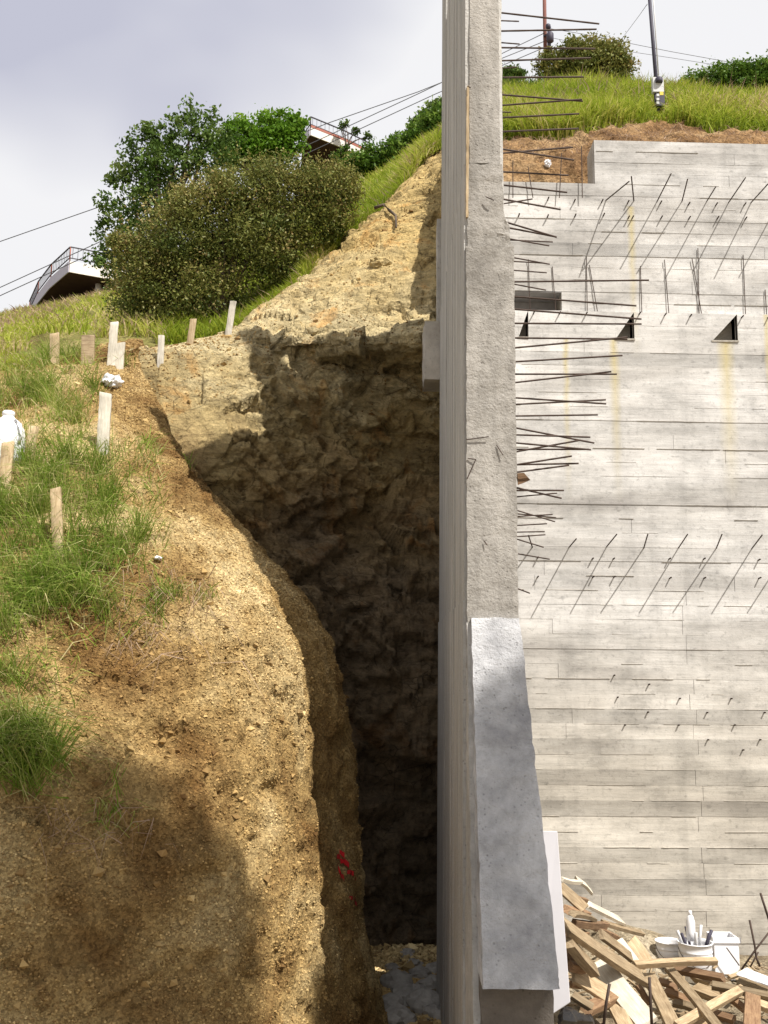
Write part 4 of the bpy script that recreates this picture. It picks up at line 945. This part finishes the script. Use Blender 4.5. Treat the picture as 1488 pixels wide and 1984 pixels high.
# ------------------------------------------------------------------ white jug and litter on the slope
jb = surf(mound, 12, 885)
jug = thing('plastic_jug', 'white plastic jug cut off by the left picture edge on the slope', 'jug', jb)
s_ = np.linalg.norm(jb - np.array([0, 0, CZ])) / FPX
lathe('body', [(26*s_, -.03), (31*s_, 8*s_), (32*s_, 45*s_), (29*s_, 62*s_), (20*s_, 76*s_), (11*s_, 83*s_), (9*s_, 88*s_)], jb, M['white'], jug, 24)
lathe('cap', [(10*s_, 86*s_), (11*s_, 87*s_), (11*s_, 93*s_), (9*s_, 95*s_)], jb, M['white'], jug, 16)
tube('handle', [tuple(jb + np.array([18, -14, 74]) * s_), tuple(jb + np.array([30, -20, 66]) * s_), tuple(jb + np.array([34, -18, 45]) * s_), tuple(jb + np.array([26, -16, 32]) * s_)], 3.2 * s_, M['white'], jug, 8)
def litter(name, px, py, Yp, r, label, seed, patch, flat=.5):
    c = surf(patch, px, py); bm = bmesh.new(); bmesh.ops.create_icosphere(bm, subdivisions=4, radius=1)
    Pn = np.array([v.co[:] for v in bm.verts]); h, e = facets(Pn + seed, 2.4, seed)
    for v, a_, b_ in zip(bm.verts, h, e): v.co = Vector((v.co.x * r * (1 + .5 * a_), v.co.y * r * (1 + .5 * a_), v.co.z * r * flat * (1 + .8 * a_)))
    me = bpy.data.meshes.new(name); bm.to_mesh(me); bm.free(); me.materials.append(M['white']); o = link(name, me); o.location = Vector(c) + Vector((0, -.02, .02)); return tag(o, label, 'litter')
litter('crumpled_paper', 224, 735, 9, .085, 'crumpled white paper on the slope below the pale stakes', 3, mound, .7)
litter('crumpled_paper', 308, 1075, 6.8, .022, 'tiny white scrap on the bare golden slope', 5, mound)
litter('plastic_cup', 1064, 312, 10.9, .034, 'white scrap lying in the brown soil behind the notch', 8, terrace, 1.1)
# exposed root on the rock bank
for nm, pts, lb in (('tree_root', [(718,402),(722,394),(735,396),(748,404),(762,415),(765,440)], 'grey exposed root snaking over the top of the rock bank'),):
    tp = [tuple(surf(cut, *p) + np.array([0, -.04, .04])) for p in pts]; o = tube(nm, tp, [.022, .024, .022, .02, .018, .012], M['bark']); tag(o, lb, 'root')

# ------------------------------------------------------------------ white board, lumber heap, buckets, loose bars
Yp = 6.0
o = hexa('white_sheet', [tuple(at(1040,1985,Yp)), tuple(at(1105,1942,Yp)), tuple(at(1105,1942,Yp+.03)), tuple(at(1040,1985,Yp+.03)), tuple(at(1035,1609,Yp+.12)), tuple(at(1080,1611,Yp+.12)), tuple(at(1080,1611,Yp+.15)), tuple(at(1035,1609,Yp+.15))], M['panel'], None, bevel=.003)
tag(o, 'smooth white sheet standing upright behind the sloping concrete foot', 'sheet')
def zh(px, py): return .16 + .66 * min(1, max(0, (1290 - px) / 190)) * min(1, max(.35, (1990 - py) / 220)) + .10 * min(1, max(0, (1984 - py) / 120))
def pile(px, py, dz=0.0): return at_z(px, py, zh(px, py) + dz)
def z6(x, y): return 1080 + x / 3.647, 1680 + y / 3.647
def lumber(a_, b_, wpx, tk, mat, label, dz=(0, 0), roll=0.0, name='lumber_board'):
    A = pile(*z6(*a_), dz[0]); B = pile(*z6(*b_), dz[1]); v = B - A; ln = np.linalg.norm(v); ax = v / ln
    w = wpx / 3.647 / FPX * np.linalg.norm((A + B) / 2 - np.array([0, 0, CZ]))
    up_ = np.array([0, -.6, .8]); sd_ = unit(np.cross(up_, ax)); up_ = np.cross(ax, sd_)
    c_, s_ = math.cos(roll), math.sin(roll); sd_, up_ = sd_ * c_ + up_ * s_, up_ * c_ - sd_ * s_
    n = max(2, int(ln / .22)); bm = bmesh.new(); rings = []
    bow = random.uniform(-.012, .012)
    for i in range(n + 1):
        t = i / n; rw = w / 2 * (1 + random.uniform(-.03, .03)); o_ = bow * math.sin(t * math.pi)
        jj = (random.uniform(-.015, .015) if i in (0, n) else 0)
        rings.append([bm.verts.new((t * ln + jj * k_, s2 * rw, u2 * tk / 2 + o_)) for k_, (s2, u2) in enumerate(((-1, -1), (1, -1), (1, 1), (-1, 1)))])
    for i in range(n):
        for k_ in range(4): bm.faces.new((rings[i][k_], rings[i][(k_ + 1) % 4], rings[i + 1][(k_ + 1) % 4], rings[i + 1][k_]))
    bm.faces.new(rings[0][::-1]); bm.faces.new(rings[-1]); bmesh.ops.recalc_face_normals(bm, faces=bm.faces[:])
    bmesh.ops.bevel(bm, geom=[e for e in bm.edges], offset=.002, segments=1, affect='EDGES')
    me = bpy.data.meshes.new(name); bm.to_mesh(me); bm.free(); me.materials.append(M[mat])
    o = link(name, me); o.matrix_world = Matrix(((ax[0], sd_[0], up_[0], A[0]), (ax[1], sd_[1], up_[1], A[1]), (ax[2], sd_[2], up_[2], A[2]), (0, 0, 0, 1)))
    return tag(o, label, 'lumber', 'lumber offcuts heaped by the walls')
LB = [
 ((60,420),(610,790),120,.04,'lumber','long tan board slanting down across the heap to its middle',(.10,.10),.1),
 ((270,650),(650,1120),135,.035,'lumber_pale','brightest white-lit board slanting to the lower middle of the heap',(.02,.06),.15),
 ((520,520),(640,690),95,.03,'lumber','short tan board leaning against the heap below the bucket',(.06,.0),0),
 ((640,760),(830,1150),90,.035,'lumber','tan board running down to the bottom edge beside the dark bar',(.07,.10),0),
 ((790,720),(1130,1130),62,.035,'lumber','narrow tan board crossing down right in the heap centre',(.10,.16),0),
 ((540,692),(1130,665),36,.05,'lumber','long level stick lying in front of the white buckets',(.12,.10),0),
 ((800,715),(1190,790),44,.05,'lumber_red','brown stick under the level stick, sloping to the right',(.07,.08),0),
 ((1090,835),(1560,930),42,.05,'lumber','long tan stick reaching the right picture edge',(.11,.08),0),
 ((850,1120),(1310,860),52,.04,'lumber','tan stick rising right across the front of the heap',(.14,.10),0),
 ((1378,900),(1372,1140),92,.04,'lumber_red','brown board pointing at the viewer at the bottom right',(.10,.12),0),
 ((1205,785),(1380,712),22,.03,'lumber','thin yellow stick below the white paper',(.07,.10),0),
 ((1140,870),(1330,1010),40,.04,'lumber_red','short brown stick under the crossing tan stick',(.04,.05),0),
 ((1000,870),(1150,930),70,.06,'lumber','stubby block end in the middle of the heap',(.02,.02),0),
 ((30,85),(155,108),26,.03,'lumber_pale','topmost short pale board against the white sheet',(.12,.12),0),
 ((30,150),(185,290),70,.03,'lumber','wide golden board near the top of the heap',(.10,.10),.2),
 ((120,212),(205,236),28,.03,'lumber_red','small red-brown scrap near the heap top',(.08,.08),0),
 ((190,250),(460,385),80,.025,'lumber_pale','pale flat board high in the heap by the wall',(.05,.04),.1),
 ((120,395),(340,412),34,.05,'lumber_red','dark red stick under the pale flat board',(.04,.04),0),
 ((330,395),(595,468),46,.03,'lumber','yellow tapered board end beside the concrete wall foot',(.02,.02),0),
 ((70,520),(250,730),85,.06,'lumber','thick beam end by the white sheet, mid height',(.10,.12),.1),
 ((90,700),(250,760),40,.06,'lumber_red','rusty brown splintered stick beside the thick beam end',(.06,.06),0),
 ((100,830),(240,830),30,.04,'lumber_red','short dark stick low against the white sheet',(.06,.06),0),
 ((110,750),(330,890),120,.03,'lumber','broad tan offcut low on the left of the heap',(.05,.08),.1),
 ((200,1010),(420,900),74,.05,'lumber_red','wide brown beam lying across the lower left of the heap',(.04,.05),0),
 ((100,900),(230,985),48,.04,'lumber','pale block end above the black plastic',(.09,.1),0),
 ((380,930),(490,1140),95,.03,'lumber','yellow board at the bottom edge left of the white board',(.02,.02),0),
 ((1260,805),(1560,900),58,.04,'lumber','tan plank just under the white paper at right',(.05,.04),0),
 ((980,785),(1062,815),48,.05,'lumber','small yellow block under the brown stick',(.02,.02),0),
 ((700,800),(860,860),36,.04,'lumber_red','dark stick in the hollow of the heap',(.0,.0),0),
 ((1400,960),(1560,1010),50,.05,'lumber','tan offcut at the lower right corner',(.05,.04),0),
 ((560,830),(640,960),30,.04,'lumber_red','narrow dark strip between two tan boards',(.0,.0),0),
 ((760,880),(960,960),46,.04,'lumber_red','reddish stick deep in the heap centre',(.02,.02),0),
 ((820,960),(1010,1010),42,.04,'lumber','half-buried tan stick in the front hollow',(.02,.02),0),
 ((1050,1010),(1250,1080),46,.04,'lumber_red','brown offcut at the bottom right front',(.02,.02),0),
 ((60,300),(200,330),60,.05,'lumber_red','dark red beam end under the wide golden board',(.03,.03),0),
 ((100,330),(260,370),48,.03,'lumber','tan strip between the red beam end and pale board',(.06,.05),.1),
 ((60,470),(190,470),50,.04,'lumber_red','dark board end above the long tan board, by the sheet',(.0,.0),0),
 ((230,420),(430,500),40,.03,'lumber_red','dark reddish board shaded below the pale flat board',(.02,.0),0),
 ((140,90),(240,180),40,.025,'lumber_pale','thin pale strip on the heap peak against the wall',(.06,.02),.1),
 ((300,470),(520,640),70,.03,'lumber','tan plank parallel above the long tan board',(.05,.05),.1),
 ((60,620),(200,800),60,.04,'lumber_red','brown plank on edge beside the white sheet',(.03,.05),.3),
 ((880,1060),(1110,1130),60,.04,'lumber','tan plank end at the bottom edge under the crossing sticks',(.03,.03),0),
 ((430,520),(560,690),60,.03,'lumber_pale','pale offcut leaning beside the long tan board',(.02,.02),.1),
]
for a_, b_, w_, t_, m_, lb, dz, rl in LB: lumber(a_, b_, w_, t_, m_, lb, dz, rl)
# chips and splinters among the boards
hx, hy = RNG.uniform(.85, 3.9, 700), RNG.uniform(6.6, 9.6, 700); hz = heap(hx, hy) + .05 + .10 * RNG.random(700) * (hy < 9)
VV = []; FF = []
for i in range(700):
    l_, w_, t_ = random.uniform(.03, .16), random.uniform(.008, .03), random.uniform(.005, .015); rot = Matrix.Rotation(random.uniform(0, 6.3), 3, 'Z') @ Matrix.Rotation(random.uniform(-.4, .4), 3, 'Y')
    b_ = len(VV)
    for cx_ in ((-1, -1, -1), (1, -1, -1), (1, 1, -1), (-1, 1, -1), (-1, -1, 1), (1, -1, 1), (1, 1, 1), (-1, 1, 1)):
        v = rot @ Vector((cx_[0] * l_ / 2, cx_[1] * w_ / 2, cx_[2] * t_ / 2)); VV.append((v.x + hx[i], v.y + hy[i], v.z + hz[i]))
    FF += [tuple(b_ + k for k in f) for f in ((3, 2, 1, 0), (4, 5, 6, 7), (0, 1, 5, 4), (1, 2, 6, 5), (2, 3, 7, 6), (3, 0, 4, 7))]
me = bpy.data.meshes.new('wood_chips'); me.from_pydata(VV, [], FF); me.materials.append(M['lumber']); tag(link('wood_chips', me), 'splinters and chips of wood strewn among the lumber', 'wood chips', kind='stuff')
# buckets
def bucket(px0, px1, py_top, py_bot, label, Z=0.0, name='bucket', tools=False):
    c = at_z((px0 + px1) / 2, py_bot, Z); r = (px1 - px0) / 2 / FPX * np.linalg.norm(c - np.array([0, 0, CZ])); h = r * 2.15
    t = thing(name, label, 'bucket', c)
    prof = [(r * .86, 0), (r * .93, h * .55), (r * 1.0, h * .66), (r * .95, h * .68), (r * .95, h * .74), (r * 1.0, h * .76), (r * .97, h * .78), (r * .98, h * .97), (r * 1.04, h * .97), (r * 1.04, h), (r * .96, h), (r * .94, h * .9), (r * .85, .02)]
    lathe('shell', prof, c, M['white'], t, 28)
    pts = [tuple(c + np.array([r * 1.03 * math.cos(q), -r * 1.03 * abs(math.sin(q)) - .002, h * (.86 - .45 * math.sin(q))])) for q in np.linspace(0, math.pi, 11)]
    tube('wire_handle', pts, .003, M['rebar'], t)
    if tools:
        for i in range(7):
            q = 2 * math.pi * i / 7; p = c + np.array([r * .6 * math.cos(q), r * .6 * math.sin(q), h * .8]); d_ = np.array([.06 * math.cos(q), .06 * math.sin(q), .12 + .05 * random.random()])
            tube('tool_handle', [tuple(p), tuple(p + d_)], [.011, .014], M['box_grey'] if i % 2 else M['pole_dark'], t)
    return t
bucket(1275,1320,1826,1880,'plain white bucket standing at the foot of the board-formed wall',.04)
bucket(1321,1378,1842,1898,'larger white bucket full of tool handles beside the plain one',.04,tools=True)
bb = at_z(1350, 1898, .04) + np.array([-.03, .02, .36])
bt = thing('spray_bottle', 'white bottle sticking up out of the tool bucket', 'bottle', bb)
lathe('body', [(.034, -.05), (.038, .02), (.038, .10), (.026, .145), (.013, .16)], bb, M['white'], bt, 16); lathe('cap', [(.014, .16), (.016, .162), (.016, .19), (.007, .195)], bb, M['white'], bt, 12)
wb = at_z(1402, 1892, .03)
cr = thing('plastic_crate', 'white plastic crate right of the tool bucket', 'crate', wb)
for nm, a_, b_ in (('front_side', (-.10, -.10, 0), (.11, -.085, .34)), ('rear_side', (-.10, .10, 0), (.11, .115, .34)), ('end_side', (-.10, -.085, .001), (-.085, .10, .339)), ('end_side', (.095, -.085, .001), (.11, .10, .339)), ('bottom', (-.085, -.085, .004), (.095, .10, .016)), ('rim', (-.115, -.113, .30), (.125, -.101, .345))):
    box(nm, tuple(wb + np.array(a_)), tuple(wb + np.array(b_)), M['white'], cr)
pb = pile(1460, 1896, .12)
o = hexa('paper_sheet', [tuple(pile(*z6(1265,765), .11)), tuple(pile(*z6(1500,850), .10)), tuple(pile(*z6(1540,800), .12)), tuple(pile(*z6(1340,728), .13))] + [tuple(p + np.array([0, 0, .012])) for p in (pile(*z6(1265,765), .11), pile(*z6(1500,850), .10), pile(*z6(1540,800), .12), pile(*z6(1340,728), .13))], M['white'], None, cuts=.05, amp=.012, nsc=8)
tag(o, 'bright white paper sack lying on the lumber at right', 'sack')
o = hexa('black_plastic', [tuple(pile(*z6(30,1130), 0)), tuple(pile(*z6(280,1130), 0)), tuple(pile(*z6(250,1050), .0)), tuple(pile(*z6(40,1030), 0)), tuple(pile(*z6(40,1080), .16)), tuple(pile(*z6(240,1090), .12)), tuple(pile(*z6(200,1040), .10)), tuple(pile(*z6(60,1010), .14))], M['black'], None, cuts=.04, amp=.035, nsc=7)
tag(o, 'crumpled black plastic at the bottom beside the sloping foot', 'plastic')
for pts, d_, lb in (([(368,825),(345,960),(325,1130)], .020, 'ribbed steel bar standing left in the lumber heap'), ([(650,780),(658,950),(668,1130)], .020, 'dark upright steel bar in the middle of the heap'),
        ([(1435,185),(1500,390)], .020, 'steel bar leaning at the right edge above the others'), ([(1358,375),(1395,560),(1405,640),(1430,700)], .018, 'bent steel bar leaning left by the wall at right'),
        ([(1500,455),(1395,590),(1300,725)], .016, 'steel bar crossing the bent one near the wall'), ([(1420,600),(1360,710)], .014, 'short steel bar under the crossing bars'), ([(1195,570),(1285,695)], .010, 'thin wire leaning right of the white crate')):
    tp = [tuple(at(*z6(*p), 9.0 if p[0] > 1100 else 6.9)) for p in pts]
    o = tube('steel_bar', tp, d_ / 2, M['rebar'], None, 8); tag(o, lb, 'steel bar', 'loose steel bars by the lumber')

# ------------------------------------------------------------------ poles and wires
p0, p1 = at(1058, 200, 44), at(1053, -120, 44)
pole = thing('utility_pole', 'red-brown utility pole behind the skyline bush', 'pole', p0)
tube('shaft', [tuple(p0), tuple(p1)], [.10, .085], M['pole_red'], pole, 10)
tube('bracket_post', [tuple(at(1064, 122, 43.7)), tuple(at(1064, 52, 43.7))], .09, M['pole_dark'], pole, 8)
c = at(1066, 82, 43.6); lathe('transformer', [(.10, 0), (.17, .05), (.17, .42), (.12, .5)], c, M['pole_dark'], pole, 14)
tube('bracket_arm', [tuple(at(1053, 70, 43.9)), tuple(at(1066, 66, 43.7))], .04, M['pole_dark'], pole, 6)
for py in (56, 104): 
    c = at(1062, py, 43.6); lathe('insulator', [(.05, 0), (.12, .06), (.12, .2), (.05, .26)], c, M['pole_dark'], pole, 10)
pb0, pb1 = at(1276, 218, 12.6), at(1254, -60, 12.6)
mp2 = thing('power_pole', 'dark leaning power pole with grey meter box on the grassy bank', 'pole', pb0)
tube('shaft', [tuple(pb0), tuple(pb1)], [.027, .025], M['pole_dark'], mp2, 8)
tube('conduit', [tuple(at(1276, 150, 12.58)), tuple(at(1262, -60, 12.58))], .009, M['box_grey'], mp2, 6)
c = at(1276, 178, 12.5); mbx = box('meter_box', tuple(c + np.array([-.075, 0, 0])), tuple(c + np.array([.075, .07, .22])), M['box_grey'], mp2, bevel=.006)
c = at(1277, 160, 12.49); lathe('meter_dial', [(.045, 0), (.05, .01), (.05, .06), (.03, .07)], c, M['pole_dark'], mbx, 14)
opn = box('outlet_panel', tuple(at(1270, 204, 12.52)), tuple(at(1285, 180, 12.58)), M['pole_dark'], mp2)
c = at(1282, 184, 12.47); box('warning_tag', tuple(c + np.array([-.025, 0, 0])), tuple(c + np.array([.025, .01, .05])), M['yellow'], opn)
for py in (186, 194, 201): c = at(1275, py, 12.47); box('outlet', tuple(c + np.array([-.018, 0, 0])), tuple(c + np.array([.018, .02, .034])), M['box_grey'], opn)
def cable(pts, r, label, sag=0.0, name='power_line'):
    pts = [Vector(at(*p)) for p in pts]; o = tube(name, [tuple(p) for p in pts], r, M['wire'], None, 5); return tag(o, label, 'power line', 'overhead lines on the hill')
cable([(-400,600,42),(0,468,42),(215,393,42),(430,316,42.5),(640,237,43),(810,178,43.5),(1055,80,43.8)], .020, 'upper overhead cable passing left of the trees')
cable([(-400,740,42),(0,557,42),(195,468,42),(380,382,42.5),(560,298,43),(814,180,43.5),(1055,64,43.8)], .020, 'middle overhead cable crossing in front of both balconies')
cable([(-400,752,41.5),(0,573,41.5),(190,486,41.5),(400,388,42),(602,294,42.5),(844,182,43.2),(1055,92,43.8)], .020, 'lowest overhead cable crossing in front of both balconies')
cable([(1063,55,43.8),(1130,66,44),(1200,80,44),(1300,100,44),(1400,118,44),(1600,150,44)], .012, 'faint cable sloping right from the red-brown pole')
cable([(1063,72,43.8),(1120,84,44),(1200,97,44),(1300,112,44),(1400,128,44)], .010, 'fainter lower cable sloping right from the red-brown pole')
cable([(1254,8,12.6),(1240,28,16),(1205,75,20)], .004, 'thin drop wire hanging left from the leaning power pole')

# ------------------------------------------------------------------ balconies on the hill
def balcony(label, plan, zt, zd, zb, house, white_from, mats, posts):
    base = np.array([plan[0][0], plan[0][1], zb - 2]); t = thing('balcony', label, 'balcony', base)
    n = len(plan); V = []; F = []
    hs = house
    # slab: outline + house side
    out = plan + hs; m = len(out)
    Vs = [(x, y, zd) for x, y in out] + [(x, y, zb) for x, y in out]
    Fs = [tuple(range(m)), tuple(reversed(range(m, 2 * m)))] + [(i, i + m, (i + 1) % m + m, (i + 1) % m) for i in range(m)]
    me = bpy.data.meshes.new('deck'); me.from_pydata(Vs, [], Fs); me.materials.append(M['soffit']); bm = bmesh.new(); bm.from_mesh(me); bmesh.ops.recalc_face_normals(bm, faces=bm.faces[:]); bm.to_mesh(me); bm.free(); link('deck', me, t)
    for i in range(n - 1):
        (xa, ya), (xb, yb) = plan[i], plan[i + 1]; d = unit(np.array([xb - xa, yb - ya, 0.0])); nn = np.array([d[1], -d[0], 0]); 
        if np.dot(nn, [0 - xa, 0 - ya, 0]) < 0: nn = -nn
        def pan(nm, z0, z1, th, mat, of=0.0, par=t):
            a0 = np.array([xa, ya, 0]) + nn * of; b0 = np.array([xb, yb, 0]) + nn * of
            c = [a0, b0, b0 + nn * th, a0 + nn * th]; return hexa(nm, [tuple(p + [0, 0, z0]) for p in c] + [tuple(p + [0, 0, z1]) for p in c], mat, par)
        fm = mats[0] if i >= white_from else mats[1]
        fsc = pan('fascia', zb - .02, zd + .03, .05, fm, .003)
        if i >= white_from and mats[2] is not None: pan('trim_strip', zd + .034, zd + .16, .06, mats[2], .003, fsc)
        pan('top_rail', zt - .05, zt, .05, M['rail'], .0); pan('bottom_rail', zd + .18, zd + .22, .04, M['rail'], .0)
        ln = math.hypot(xb - xa, yb - ya); nb = max(2, int(ln / .22))
        VV = []; FF = []
        for k in range(nb):
            q = np.array([xa, ya, 0]) + d * (k + .5) * ln / nb; r = .013
            v, f = tube_arrays([tuple(q + [0, 0, zd + .2]), tuple(q + [0, 0, zt - .04])], r, 4); b_ = len(VV); VV += v; FF += [tuple(j + b_ for j in dict.fromkeys(ff)) for ff in f]
        me = bpy.data.meshes.new('baluster_run'); me.from_pydata(VV, [], FF); me.materials.append(M['rail']); link('baluster_run', me, t)['kind'] = 'stuff'
        tube('rail_post', [(xa, ya, zd), (xa, ya, zt)], .03, mats[3], t, 6)
    for x, y, z0 in posts: tube('support_post', [(x, y, z0), (x, y, zb)], .16, M['fascia'], t, 8)
    return t
def lev(px, py, z): p = at_z(px, py, z); return (p[0], p[1])
zt = at(137, 478, 46)[2]; c0 = lev(137, 478, zt); far = lev(58, 583, zt); m1 = lev(100, 512, zt); m2 = lev(75, 545, zt); rt = lev(205, 491, zt); rt2 = lev(300, 510, zt)
balcony('curved white balcony with railing jutting from the hill at far left', [far, m2, m1, c0, rt, rt2], zt, zt - .78, zt - 1.28, [(rt2[0] + 1, rt2[1] + 6), (far[0] + 2, far[1] + 5)], 3, (M['fascia'], M['mesh'], None, M['fascia_red']), [(lev(182, 540, zt - 1.3)[0], lev(182, 540, zt - 1.3)[1] + .8, zt - 4)])
zt = at(602, 226, 46)[2]; c0 = lev(602, 226, zt); lf = lev(586, 250, zt); r1_ = lev(665, 252, zt); r2_ = lev(718, 278, zt); r3_ = lev(735, 290, zt)
balcony('small balcony with red trim and railing among the trees on the hilltop', [lf, c0, r1_, r2_, r3_], zt, zt - .62, zt - .98, [(r3_[0] + .5, r3_[1] + 5), (lf[0] - .5, lf[1] + 5)], 1, (M['fascia'], M['mesh'], M['fascia_red'], M['rail']), [])
plant('potted_palm', 'spiky plant rising behind the hilltop balcony railing', 'plant', [(668,240,7),(660,246,5),(690,254,6),(712,266,7)], 46.5, (672, 285), M['leaf_dark'], 34, 14, .16, .03, clump=.12)
plant('climbing_vine', 'green vine climbing over the right end of the hilltop balcony', 'plant', [(662,294,8),(676,304,9),(650,304,8),(672,286,5)], 43, (668, 320), M['leaf_green'], 50, 22, .11, .03, clump=.10)
print('tris', sum(len(o.data.polygons) for o in bpy.data.objects if o.type == 'MESH'))
